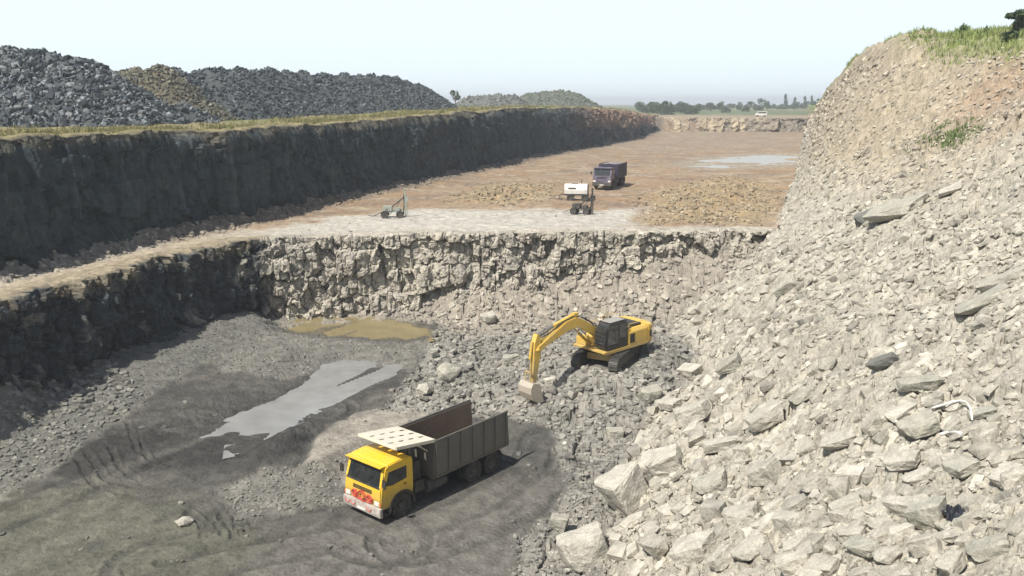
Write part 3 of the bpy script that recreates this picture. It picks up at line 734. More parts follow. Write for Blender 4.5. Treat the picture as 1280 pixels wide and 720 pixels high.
hero_label = {2: 'pale upright block just behind and right of the tall foot block', 0: 'square pale stone block with a tall shaded face at the foot of the bank', 1: 'long pale block at the bottom edge where the bank meets the pit floor',
              3: 'pale square block with dark gap at its right, middle of the lower bank', 4: 'big long grey slab with dark pitted end lying high on the bank',
              5: 'wide flat grey slab near the right edge of the photo', 6: 'squared grey block behind the excavator shadow on dark gravel', 7: 'round grey boulder standing alone between the pool and the excavator',
              13: 'grey block with a dark hollow beside it, below the white strips', 43: 'small greyish block caught in the shaded ledge face'}
rock_rows = []
def place_rock(p, size, dr, hr, tname, colr, shp, yaw, lab, gx, gy, j):
    o = bpy.data.objects.new('boulder' if shp == 'boulder' else 'rock', ROCKS[shp][j % 5]); C.objects.link(o)
    o.scale = (size, size * dr, size * hr)
    ez = Vector((-gx * .8, -gy * .8, 1)).normalized(); q = Vector((0, 0, 1)).rotation_difference(ez)
    o.rotation_mode = 'QUATERNION'; o.rotation_quaternion = q @ Matrix.Rotation(R(yaw), 4, 'Z').to_quaternion()
    o.location = Vector(p) + ez * size * hr * .26
    o.color = (*colr, 1); rock_rows.append((o, lab)); return o
for i, (p, size, dr, hr, tn, shp, yw) in enumerate(heroes):
    g = slope(np.array([p[0]]), np.array([p[1]])); u, v = project(p)
    if i not in (0, 1, 2, 4, 5, 7): yw += (-38 if p[0] > 8 else 0) + rng.uniform(-30, 30)
    tname, colr = TONE[tn]; f = rng.uniform(.92, 1.08)
    place_rock(p, size, dr, hr, tname, tuple(c * f for c in colr), shp, yw, hero_label.get(i) or rock_label(HERO[i][2], tname, shp, u, v), float(g[0][0]), float(g[1][0]), i)
gi, gj = slope(sx_[indiv], sy_[indiv])
for n_, i in enumerate(indiv):
    p = (sx_[i], sy_[i], sz_[i]); u, v = project(p); c = sc_[i] * 1.04; lum = float(c.mean())
    tname = 'cream' if lum > .40 else 'pale' if lum > .34 else 'greyish' if lum > .27 else 'grey' if lum > .2 else 'dark'
    shp = ['slab', 'block', 'slab', 'wedge', 'block', 'block', 'slab'][n_ % 7]; hr = {'slab': .32, 'block': .62, 'wedge': .5, 'boulder': .7}[shp] * rng.uniform(.85, 1.15)
    size = ss_[i] * 1.15
    place_rock(p, size, rng.uniform(.6, .9), hr, tname, tuple(float(a) for a in c), shp, rng.uniform(0, 360), rock_label(spx[i] * FPX * 1.1, tname, shp, u, v), float(gi[n_]), float(gj[n_]), n_)
def ordw(n):
    tens = ['', '', 'twenty', 'thirty', 'forty', 'fifty']; o = ['', 'first', 'second', 'third', 'fourth', 'fifth', 'sixth', 'seventh', 'eighth', 'ninth', 'tenth', 'eleventh', 'twelfth', 'thirteenth', 'fourteenth', 'fifteenth', 'sixteenth', 'seventeenth', 'eighteenth', 'nineteenth']
    return o[n] if n < 20 else (tens[n // 10][:-1] + 'ieth' if n % 10 == 0 else tens[n // 10] + '-' + o[n % 10])
by_lab = {}
for o, l in rock_rows: by_lab.setdefault(l, []).append(o)
for l, os_ in by_lab.items():
    os_.sort(key=lambda o: project(o.location)[0]); n = len(os_)
    for i, o in enumerate(os_):
        e = '' if n == 1 else ', leftmost such' if i == 0 else ', rightmost such' if i == n - 1 else f', {ordw(i + 1)} from left'
        tag(o, label=l + e, cat='rock', group='loose rocks lying about the quarry')

# ------------------------------------------------------------------ stockpiles on the left plateau
def heap(name, dumps, slope_t, step, stone_n, size_rng, cols, label, smooth_stones=1.0, ground_col=(.07, .078, .08)):
    d = np.array(dumps, float); x0, y0 = d[:, 0].min() - 14, d[:, 1].min() - 14; x1, y1 = d[:, 0].max() + 14, d[:, 1].max() + 14
    def hz(x, y):
        z = np.full(x.shape, -50.0)
        for a, b, c in dumps: z = np.maximum(z, c - slope_t * (np.sqrt((x - a) ** 2 + (y - b) ** 2 + .5) - .7))
        return z + .35 * fbm(x / 3, y / 3, 151) + .2 * fbm(x / 1.1, y / 1.1, 152)
    X, Y = np.meshgrid(np.arange(x0, x1, step), np.arange(y0, y1, step), indexing='ij'); Z = hz(X, Y)
    G = smooth_base(X, Y); ok = Z > G - .6
    idx = -np.ones(X.shape, int); idx[ok] = np.arange(ok.sum())
    q = (ok[:-1, :-1] & ok[1:, :-1] & ok[:-1, 1:] & ok[1:, 1:])
    a, b, c2, e = idx[:-1, :-1][q], idx[1:, :-1][q], idx[1:, 1:][q], idx[:-1, 1:][q]
    F = np.vstack([np.stack([a, b, c2], -1), np.stack([a, c2, e], -1)])
    V = np.stack([X[ok], Y[ok], np.maximum(Z[ok], G[ok] - .5)], -1)
    Cg = np.repeat(np.array([ground_col]), len(V), 0) * (1 + .25 * fbm(V[:, 0] / 1.5, V[:, 1] / 1.5, 153))[:, None]
    rs = np.random.default_rng(len(label) + len(dumps))
    sx = rs.uniform(x0, x1, stone_n); sy = rs.uniform(y0, y1, stone_n); z = hz(sx, sy); g = smooth_base(sx, sy); k = z > g - .1
    sx, sy, z = sx[k], sy[k], z[k]; s = size_rng[0] * rs.uniform(0, 1, len(sx)) ** (-1 / 2.2); s = np.minimum(s, size_rng[1])
    col = np.array(cols)[rs.integers(0, len(cols), len(sx))] * rs.uniform(.7, 1.3, (len(sx), 1))
    o = merge_stones(name, sx, sy, z + .05, s, col, tilt=.8, label=label, extra=(V, F, Cg)); o['category'] = 'stone heap'; return o
dk = [(.07, .085, .095), (.12, .135, .14), (.04, .048, .058), (.22, .23, .235)]
def crest(pts, n, seed, jit=.8):
    rs = np.random.default_rng(seed); pts = np.array(pts, float); t = np.linspace(0, len(pts) - 1, n); i = np.arange(len(pts)); out = []
    for a in t: out.append((np.interp(a, i, pts[:, 0]) + rs.normal(0, jit), np.interp(a, i, pts[:, 1]) + rs.normal(0, jit), np.interp(a, i, pts[:, 2]) + rs.normal(0, .18)))
    return out
def cr(u, v, y):      # point seen at a photo pixel at the distance y
    d = ray(u, v); return (d[0] * y / d[1], y, d[2] * y / d[1])
heap('stone_heap', crest([cr(-150, 50, 92), cr(-60, 58, 92), cr(20, 61, 92), cr(60, 66, 93), cr(85, 76, 95), cr(108, 96, 94)], 15, 1), .72, .5, 22000, (.26, .85), dk,
     'tall heap of coarse dark grey boulders at the left edge of the photo')
heap('stone_heap', crest([cr(130, 96, 104), cr(165, 86, 106), cr(200, 85, 107)], 7, 2), .72, .5, 9000, (.28, .6), [(.12, .115, .085), (.10, .10, .085), (.18, .17, .13)],
     'brownish heap of smaller stones between the two dark grey heaps', ground_col=(.11, .10, .07))
heap('stone_heap', crest([cr(212, 88, 110), cr(245, 84, 113), cr(300, 85, 120), cr(380, 91, 130), cr(440, 93, 142), cr(480, 95, 150), cr(512, 99, 158), cr(535, 110, 162)], 24, 3, .6), .72, .55, 30000, (.26, .5), dk[:2] + dk[2:3],
     'long dark grey heap of crushed stone with a bumpy crest')
heap('stone_heap', crest([cr(30, 128, 88), cr(100, 132, 90), cr(180, 128, 97), cr(260, 133, 104)], 11, 5, 1.2), .60, .5, 9000, (.34, .85), dk, 'low apron of loose dark boulders spilled along the foot of the heaps')
heap('spoil_heap', crest([cr(580, 121, 255), cr(612, 118, 255), cr(645, 118, 260)], 9, 6, .4), .8, .8, 2500, (.5, .9), [(.15, .16, .15), (.19, .19, .17)], 'low flat topped far spoil heap behind the left wall', ground_col=(.13, .14, .13))
heap('spoil_heap', crest([cr(662, 116, 265), cr(690, 113, 265), cr(712, 113.5, 265), cr(722, 117, 265)], 9, 7, .4), .55, .8, 2500, (.4, .7), [(.12, .14, .11), (.15, .16, .13)], 'rounded green grey spoil mound on the skyline left of the trees', ground_col=(.12, .135, .11))

# ------------------------------------------------------------------ grass, weeds
def foliage_mat(name, c1, c2):
    m, t, b = new_mat(name); g = t.nodes.new('ShaderNodeNewGeometry'); n = noise_node(t, .9, 3, .6, g.outputs['Position'])
    r = ramp(t, n.outputs[0], [(.3, c1), (.7, c2)]); h = t.nodes.new('ShaderNodeHueSaturation'); t.links.new(r.outputs[0], h.inputs['Color'])
    rr = t.nodes.new('ShaderNodeMapRange'); t.links.new(g.outputs['Random Per Island'], rr.inputs[0]); rr.inputs[3].default_value = .6; rr.inputs[4].default_value = 1.4
    t.links.new(rr.outputs[0], h.inputs['Value']); t.links.new(h.outputs[0], b.inputs['Base Color']); b.inputs['Roughness'].default_value = .8; b.inputs['Specular IOR Level'].default_value = .2
    return m
M_grass = foliage_mat('grass_blades', (.14, .155, .055), (.29, .25, .125)); M_grass2 = foliage_mat('fresh_grass_blades', (.14, .19, .055), (.27, .30, .11)); M_weed = foliage_mat('weed_leaves', (.07, .11, .035), (.14, .19, .06))
M_leaf = foliage_mat('tree_leaves', (.035, .06, .03), (.08, .11, .045)); M_bark = paint('bark', (.13, .10, .07), .9, dirt=.2)
def grass(name, x, y, z, h, mat, label, nb=5):
    n = len(x); rs = np.random.default_rng(n)
    X = np.repeat(x, nb); Y = np.repeat(y, nb); Z = np.repeat(z, nb); H = np.repeat(h, nb) * rs.uniform(.5, 1.2, n * nb)
    a = rs.uniform(0, 2 * np.pi, n * nb); w = H * .10 + .012; lean = H * rs.uniform(.1, .7, n * nb); b = rs.uniform(0, 2 * np.pi, n * nb)
    X = X + rs.normal(0, .12, n * nb); Y = Y + rs.normal(0, .12, n * nb)
    p0 = np.stack([X - np.cos(a) * w, Y - np.sin(a) * w, Z - .05], -1); p1 = np.stack([X + np.cos(a) * w, Y + np.sin(a) * w, Z - .05], -1)
    p2 = np.stack([X + np.cos(b) * lean, Y + np.sin(b) * lean, Z + H], -1)
    V = np.stack([p0, p1, p2], 1).reshape(-1, 3); F = np.arange(len(V)).reshape(-1, 3)
    o = mesh_obj(name, V, F, mat); tag(o, label=label, cat='grass', kind='stuff')
rs = np.random.default_rng(77)
n = 26000; yy = np.exp(rs.uniform(math.log(45), math.log(290), n)); dd = rs.exponential(3.2, n) + 2.4
xx = XL(yy) - dd; nz = fbm(xx / 3, yy / 3, 101) + fbm(xx / 12, yy / 12, 105) * .5
kk = (nz > .12) | (rs.uniform(0, 1, n) < .10); kk &= np.abs(xx / yy) < .68; xx, yy, dd = xx[kk], yy[kk], dd[kk]
grass('grass', xx, yy, height(xx, yy) + .05, (.16 + .0022 * yy) * rs.uniform(.4, 1.2, len(xx)), M_grass, 'dry grass fringing the rim above the long shaded wall')
n = 30000; xx = rs.uniform(24, 60, n); yy = rs.uniform(45, 125, n); z, m = height(xx, yy, True)
kk = (m['bank'] > .5) & (rs.uniform(0, 1, n) < sstep(3.0, .4, m['bk_top'] + .8 * fbm(xx / 3, yy / 3, 101))) & (xx / yy < .66) & (xx > 35 + (yy - 75) * .25 + 2 * fbm(xx / 3, yy / 3, 7)); xx, yy, z = xx[kk], yy[kk], z[kk]
grass('grass', xx, yy, z, rs.uniform(.2, .55, len(xx)), M_grass2, 'bright green grass along the crest of the right bank')
n = 420; c0 = hit(1148, 176)[0]; c1 = hit(1218, 168)[0]; f = rs.uniform(0, 1, n); f = np.where(rs.uniform(0, 1, n) < .6, .62 + .15 * rs.normal(0, 1, n), f)
xx = c0[0] + (c1[0] - c0[0]) * f + rs.normal(0, .5, n); yy = c0[1] + (c1[1] - c0[1]) * f + rs.normal(0, .8, n)
grass('weeds', xx, yy, height(xx, yy), rs.uniform(.10, .34, n), M_weed, 'patch of green weeds growing halfway up the bank', nb=4)
def weed_bush(u, v, h, label):
    p, t = hit(u, v); n = 70; a = rs.uniform(0, 6.28, n); r = np.abs(rs.normal(0, h * .35, n))
    V = []; F = []
    for i in range(n):
        q = np.array((p[0] + r[i] * math.cos(a[i]), p[1] + r[i] * math.sin(a[i]), p[2] + rs.uniform(.05, 1) * h * (1 - r[i] / (h * 1.4)) ))
        for k_ in range(3):
            d = rs.normal(size=3) * h * .11; e = rs.normal(size=3) * h * .11; b0 = len(V); V += [q, q + d, q + d + e * .6, q + e]; F.append((b0, b0 + 1, b0 + 2, b0 + 3))
    o = mesh_obj('weed_bush', V, F, M_weed); o_loc = Vector(p)
    o.data.transform(Matrix.Translation(-o_loc)); o.location = o_loc
    tag(o, label=label, cat='bush', group='bushes on the rims')
for u, v, h, l in [(1203, 43, .9, 'taller of the small bushes on the crest of the right bank'), (1232, 42, .55, 'low bush on the bank crest between the taller bush and the tree'),
                   (1255, 36, .7, 'bush on the bank crest just left of the tree'), (35, 157, 1.1, 'dark bush at the foot of the stone heap near the left edge'), (262, 146, .8, 'low bush on the grassy rim below the long grey heap'),
                   (740, 129, 1.5, 'small dark bush on the skyline right of the green mound')]: weed_bush(u, v, h, l)

# ------------------------------------------------------------------ trees
def tree_mesh(seed, h, cw, blobs, trunk_h, leaf=.45, nl=420):
    r = np.random.default_rng(seed)
    # trunk with limbs
    V = []; F = []
    def limb(a, b, r0, r1, seg=4, ns=6):
        a = np.array(a, float); b = np.array(b, float); base = len(V)
        ax = (b - a) / np.linalg.norm(b - a); u = np.cross(ax, (0.3, .9, .1)); u /= np.linalg.norm(u); w = np.cross(ax, u)
        for s in range(seg + 1):
            t = s / seg; c = a * (1 - t) + b * t + (u * math.sin(t * 3 + seed) + w * math.cos(t * 2.2)) * .04 * h * t * (1 - t); rad = r0 * (1 - t) + r1 * t
            for k in range(ns): an = 2 * math.pi * k / ns; V.append(c + (u * math.cos(an) + w * math.sin(an)) * rad)
        for s in range(seg):
            for k in range(ns): F.append((base + s * ns + k, base + s * ns + (k + 1) % ns, base + (s + 1) * ns + (k + 1) % ns, base + (s + 1) * ns + k))
    limb((0, 0, -.3), (0, 0, trunk_h + .35 * (h - trunk_h)), .035 * h, .018 * h)
    for bl in blobs: limb((0, 0, trunk_h * r.uniform(.8, 1.1)), (bl[0] * .8, bl[1] * .8, bl[2]), .016 * h, .005 * h)
    LV = []; LF = []
    for i in range(nl):
        bl = blobs[r.integers(0, len(blobs))]; d = r.normal(size=3); d /= np.linalg.norm(d); rad = r.uniform(.45, 1.0) ** .6
        q = np.array(bl[:3]) + d * rad * np.array((bl[3], bl[3], bl[4]))
        s = leaf * r.uniform(.5, 1.2); e1 = r.normal(size=3); e1 /= np.linalg.norm(e1); e2 = np.cross(e1, r.normal(size=3)); e2 /= np.linalg.norm(e2)
        b0 = len(LV); LV += [q - e1 * s, q - e2 * s * .5, q + e1 * s, q + e2 * s * .5]; LF.append((b0, b0 + 1, b0 + 2, b0 + 3))
    mt = bpy.data.meshes.new('trunk'); mt.from_pydata([tuple(v) for v in V], [], F); mt.materials.append(M_bark)
    ml = bpy.data.meshes.new('crown'); ml.from_pydata([tuple(v) for v in LV], [], LF); ml.materials.append(M_leaf)
    return mt, ml
def put_tree(pair, loc, s, rz, label, group=None, name='tree'):
    e = bpy.data.objects.new(name, None); C.objects.link(e); e.location = loc; e.rotation_euler = (0, 0, rz); e.scale = (s,) * 3
    for nme, me in zip(('trunk', 'crown'), pair): o = bpy.data.objects.new(nme, me); C.objects.link(o); o.parent = e
    tag(e, label, 'tree', group); return e
protos = [tree_mesh(1, 7, 5, [(0, 0, 4.6, 2.4, 1.9), (1.6, .4, 3.8, 1.7, 1.3), (-1.5, -.3, 3.9, 1.6, 1.4), (.3, 1.0, 5.6, 1.4, 1.1)], 1.4),
          tree_mesh(2, 8, 6, [(0, 0, 5.0, 2.0, 2.4), (1.9, 0, 4.2, 1.5, 1.2), (-1.2, .5, 6.2, 1.3, 1.2)], 2.0),
          tree_mesh(3, 6, 6, [(-1.8, 0, 3.4, 1.9, 1.4), (1.8, .2, 3.2, 2.0, 1.4), (0, 0, 4.2, 1.8, 1.3)], 1.0),
          tree_mesh(4, 10, 3, [(0, 0, 6.5, .9, 2.6), (.3, 0, 8.5, .6, 1.2), (-.4, .1, 5.0, 1.0, 1.3)], 2.5)]
rt = random.Random(9)
far = []
for u in list(range(793, 868, 3)) + list(range(870, 1018, 5)):
    d = rt.uniform(430, 520) if 800 < u < 868 else rt.uniform(560, 760)
    far.append((u + rt.uniform(-3, 3), d, rt.choice([0, 1, 2, 0, 2]), rt.uniform(.85, 1.3) * (1.0 if d < 530 else .95)))
far += [(896, 500, 1, .95), (946, 640, 1, 1.5), (884, 540, 1, 1.0), (974, 700, 3, 1.5), (985, 690, 3, 1.2), (998, 690, 3, 1.3), (1006, 700, 3, 1.0), (925, 520, 2, .9), (902, 480, 2, .8), (852, 440, 1, .9), (830, 430, 2, 1.1), (818, 425, 1, 1.0),
        (775, 440, 2, .45), (757, 430, 2, .4), (766, 450, 2, .5), (784, 440, 2, .55)]
far_rows = []
for i, (u, d, k_, s) in enumerate(far):
    x = (u - 640) / FPX * d; y = d
    tall = k_ == 3
    lab = 'slender distant tree standing above the hazy treeline at right' if tall else ('low distant tree on the skyline just right of the left wall' if u < 790 else ('bushy dark tree in the nearer clump of the far treeline' if d < 540 else 'pale hazy tree in the farthest line of trees'))
    far_rows.append((u, lab, k_, x, y, s))
far_rows.sort(); seen = {}
for u, lab, k_, x, y, s in far_rows:
    seen[lab] = seen.get(lab, 0) + 1
    put_tree(protos[k_], (x, y, H1(x, y) - 1.9 * s), s, rt.uniform(0, 6.28), lab + ', ' + ordw(seen[lab]) + ' from left', 'trees of the far treeline')
p = cr(569, 133, 215); put_tree(protos[1], (p[0], p[1], H1(p[0], p[1])), .55, 1.0, 'small lone tree on the skyline between the long heap and the far heaps')
tt = tree_mesh(8, 5, 4, [(-.9, 0, 2.2, 1.1, .35), (.6, .3, 2.4, 1.2, .5), (-.6, .2, 4.0, .9, .3), (.5, 0, 4.3, 1.0, .4), (.1, .2, 3.2, .6, .7), (1.4, 0, 3.4, .9, .6)], 1.0, leaf=.22, nl=1500)
ty = 68.0; top = cr(1279, 6, ty)
put_tree(tt, (top[0], ty, top[2] - 5 * .8), .8, .4, 'dark tree with layered branches on the bank crest at the top right corner')

# ------------------------------------------------------------------ mesh builder for machines
class MB:
    def __init__(s): s.v = []; s.f = []
    def add(s, v, f): b = len(s.v); s.v += [tuple(map(float, q)) for q in v]; s.f += [tuple(i + b for i in q) for q in f]; return s
    def box(s, x0, x1, y0, y1, z0, z1):
        v = [(x, y, z) for x in (x0, x1) for y in (y0, y1) for z in (z0, z1)]
        return s.add(v, [(0, 1, 3, 2), (4, 6, 7, 5), (0, 4, 5, 1), (2, 3, 7, 6), (0, 2, 6, 4), (1, 5, 7, 3)])
    def prism(s, pts, y0, y1):                     # outline in x-z, extruded along y
        n = len(pts); v = [(x, y0, z) for x, z in pts] + [(x, y1, z) for x, z in pts]
        return s.add(v, [tuple(range(n))[::-1], tuple(range(n, 2 * n))] + [(i, (i + 1) % n, n + (i + 1) % n, n + i) for i in range(n)])
    def prism_x(s, pts, x0, x1):                   # outline in y-z, extruded along x
        n = len(pts); v = [(x0, y, z) for y, z in pts] + [(x1, y, z) for y, z in pts]
        return s.add(v, [tuple(range(n)), tuple(range(n, 2 * n))[::-1]] + [(i, n + i, n + (i + 1) % n, (i + 1) % n) for i in range(n)])
    def tube(s, pts, r, ns=10, cap=True):
        pts = [Vector(p) for p in pts]; rs = r if isinstance(r, (list, tuple)) else [r] * len(pts); v = []; f = []
        up = Vector((0, 0, 1))
        for i, p in enumerate(pts):
            d = (pts[min(i + 1, len(pts) - 1)] - pts[max(i - 1, 0)]).normalized()
            a = d.cross(up if abs(d.z) < .95 else Vector((1, 0, 0))).normalized(); b = d.cross(a)
            for k in range(ns): an = 2 * math.pi * k / ns; v.append(p + (a * math.cos(an) + b * math.sin(an)) * rs[i])
        for i in range(len(pts) - 1):
            for k in range(ns): f.append((i * ns + k, i * ns + (k + 1) % ns, (i + 1) * ns + (k + 1) % ns, (i + 1) * ns + k))
        if cap: f += [tuple(range(ns))[::-1], tuple(range((len(pts) - 1) * ns, len(pts) * ns))]
        return s.add(v, f)
    def lathe_y(s, prof, cx, cy, cz, ns=28):       # profile (r, y) turned round the y axis
        n = len(prof); v = []; f = []
        for k in range(ns):
            an = 2 * math.pi * k / ns
            for r, y in prof: v.append((cx + r * math.cos(an), cy + y, cz + r * math.sin(an)))
        for k in range(ns):
            for i in range(n - 1): f.append((k * n + i, k * n + i + 1, ((k + 1) % ns) * n + i + 1, ((k + 1) % ns) * n + i))
        return s.add(v, f)
    def build(s, name, mat, parent=None, bevel=.015, smooth=False, label=None):
        me = bpy.data.meshes.new(name); me.from_pydata(s.v, [], s.f); me.materials.append(mat)
        bm = bmesh.new(); bm.from_mesh(me); bmesh.ops.recalc_face_normals(bm, faces=bm.faces)
        if bevel: bmesh.ops.bevel(bm, geom=[e for e in bm.edges if len(e.link_faces) == 2 and e.calc_face_angle(0) > .5], offset=bevel, segments=2, affect='EDGES', clamp_overlap=True)
        bm.to_mesh(me); bm.free()
        if smooth:
            me.polygons.foreach_set('use_smooth', np.ones(len(me.polygons), bool))
        o = bpy.data.objects.new(name, me); C.objects.link(o)
        if parent is not None: o.parent = parent
        if label: o['label'] = label
        return o
def empty(name, loc, rz=0, s=1.0):
    e = bpy.data.objects.new(name, None); C.objects.link(e); e.location = loc; e.rotation_euler = (0, 0, rz); e.scale = (s,) * 3; return e

def soiled(m, z0, z1, col, amt):
    t = m.node_tree; b = t.nodes['Principled BSDF']; src = b.inputs['Base Color'].links[0].from_socket
    tc = t.nodes.new('ShaderNodeTexCoord'); sp = t.nodes.new('ShaderNodeSeparateXYZ'); t.links.new(tc.outputs['Object'], sp.inputs[0])
    n = noise_node(t, 3.5, 6, .7, tc.outputs['Object']); ad = t.nodes.new('ShaderNodeMath'); ad.operation = 'ADD'; t.links.new(sp.outputs['Z'], ad.inputs[0]); t.links.new(n.outputs[0], ad.inputs[1])
    mr = t.nodes.new('ShaderNodeMapRange'); t.links.new(ad.outputs[0], mr.inputs[0]); mr.inputs[1].default_value = z1 + .5; mr.inputs[2].default_value = z0 + .5; mr.inputs[3].default_value = 0; mr.inputs[4].default_value = amt
    mx = t.nodes.new('ShaderNodeMix'); mx.data_type = 'RGBA'; t.links.new(mr.outputs[0], mx.inputs[0]); t.links.new(src, mx.inputs[6]); mx.inputs[7].default_value = (*col, 1); t.links.new(mx.outputs[2], b.inputs['Base Color'])
M_yel = paint('yellow_paint', (.78, .50, .03), .38, dirt=.38, dirt_col=(.50, .38, .16))
M_exy = paint('excavator_yellow', (.66, .43, .075), .48, dirt=.55, dirt_col=(.50, .40, .20))
soiled(M_yel, .7, 1.7, (.22, .18, .12), .75); soiled(M_exy, 1.0, 1.7, (.30, .25, .17), .6)
M_blk = paint('black_parts', (.025, .025, .025), .6, dirt=.45, dirt_col=(.13, .12, .10))
soiled(M_blk, .2, 1.1, (.13, .12, .10), .7)
M_rub_t = paint('tyre_rubber', (.03, .03, .028), .85, dirt=.6, dirt_col=(.14, .125, .10), scale=5)
M_stl = paint('body_steel', (.125, .122, .110), .6, .15, dirt=.8, dirt_col=(.20, .175, .14), scale=1.6)
soiled(M_stl, 1.1, 2.6, (.16, .14, .11), .8)
M_stin = paint('worn_inner_steel', (.17, .13, .10), .55, .25, dirt=.6, dirt_col=(.23, .18, .13), scale=1.4)
M_cream = paint('cream_paint', (.66, .61, .50), .55, dirt=.45, dirt_col=(.42, .37, .28))
M_gls = paint('cab_glass', (.018, .022, .024), .08, dirt=.10, spec=.8)
M_red = paint('red_paint', (.55, .06, .05), .5, dirt=.2)
M_wht = paint('white_paint', (.72, .71, .67), .45, dirt=.3, dirt_col=(.42, .38, .30))
M_bmp = paint('grimy_bumper', (.48, .44, .40), .6, dirt=.9, dirt_col=(.22, .16, .13), scale=4)
M_chr = paint('piston_chrome', (.6, .6, .6), .2, .9, dirt=.1)
M_wst = paint('worn_bucket_steel', (.50, .44, .36), .5, .3, dirt=.5, dirt_col=(.58, .52, .42))
M_lmp = paint('lamp_glass', (.75, .74, .70), .15, dirt=.1)
M_amb = paint('amber_lens', (.8, .25, .02), .25, dirt=.1)

def wheel(parent, x, y, r, w, side, dual=False, rimmat=None):
    prof = [(r * .56, -w / 2 * .8), (r * .80, -w / 2), (r * .95, -w / 2 * .96), (r, -w / 2 * .75), (r, w / 2 * .75), (r * .95, w / 2 * .96), (r * .80, w / 2), (r * .56, w / 2 * .8)]
    root = bpy.data.objects.new('wheel', None); C.objects.link(root); root.parent = parent
    t = MB()
    offs = (-.17 * side, .17 * side) if dual else (0,)
    for o in offs: t.lathe_y(prof, x, y + o, r)
    for k in range(28):          # tread lugs
        an = 2 * math.pi * k / 28
        for o in offs:
            c, s_ = math.cos(an), math.sin(an)
            for yy0, yy1 in ((-.42, -.05), (.05, .42)):
                v = []
                for rr_ in (r * .98, r * 1.03):
                    for da in (-.06, .06):
                        for yy in (yy0 * w, yy1 * w): v.append((x + rr_ * math.cos(an + da), y + o + yy, r + rr_ * math.sin(an + da)))
                t.add(v, [(0, 1, 3, 2), (4, 6, 7, 5), (0, 4, 5, 1), (2, 3, 7, 6), (0, 2, 6, 4), (1, 5, 7, 3)])
    t.build('tyre', M_rub_t, root, bevel=0)
    oy = y + offs[-1]; d = side
    m = MB(); m.lathe_y([(r * .58, w * .30 * d), (r * .54, w * .36 * d), (r * .50, w * .18 * d), (r * .30, w * .10 * d), (r * .24, w * .34 * d), (r * .10, w * .40 * d), (0.001, w * .40 * d)], x, oy, r, 20)
    for k in range(8): an = 2 * math.pi * k / 8; m.tube([(x + r * .36 * math.cos(an), oy + w * .1 * d, r + r * .36 * math.sin(an)), (x + r * .36 * math.cos(an), oy + w * .22 * d, r + r * .36 * math.sin(an))], .02, 6)
    m.build('rim', rimmat or M_blk, root, bevel=0)

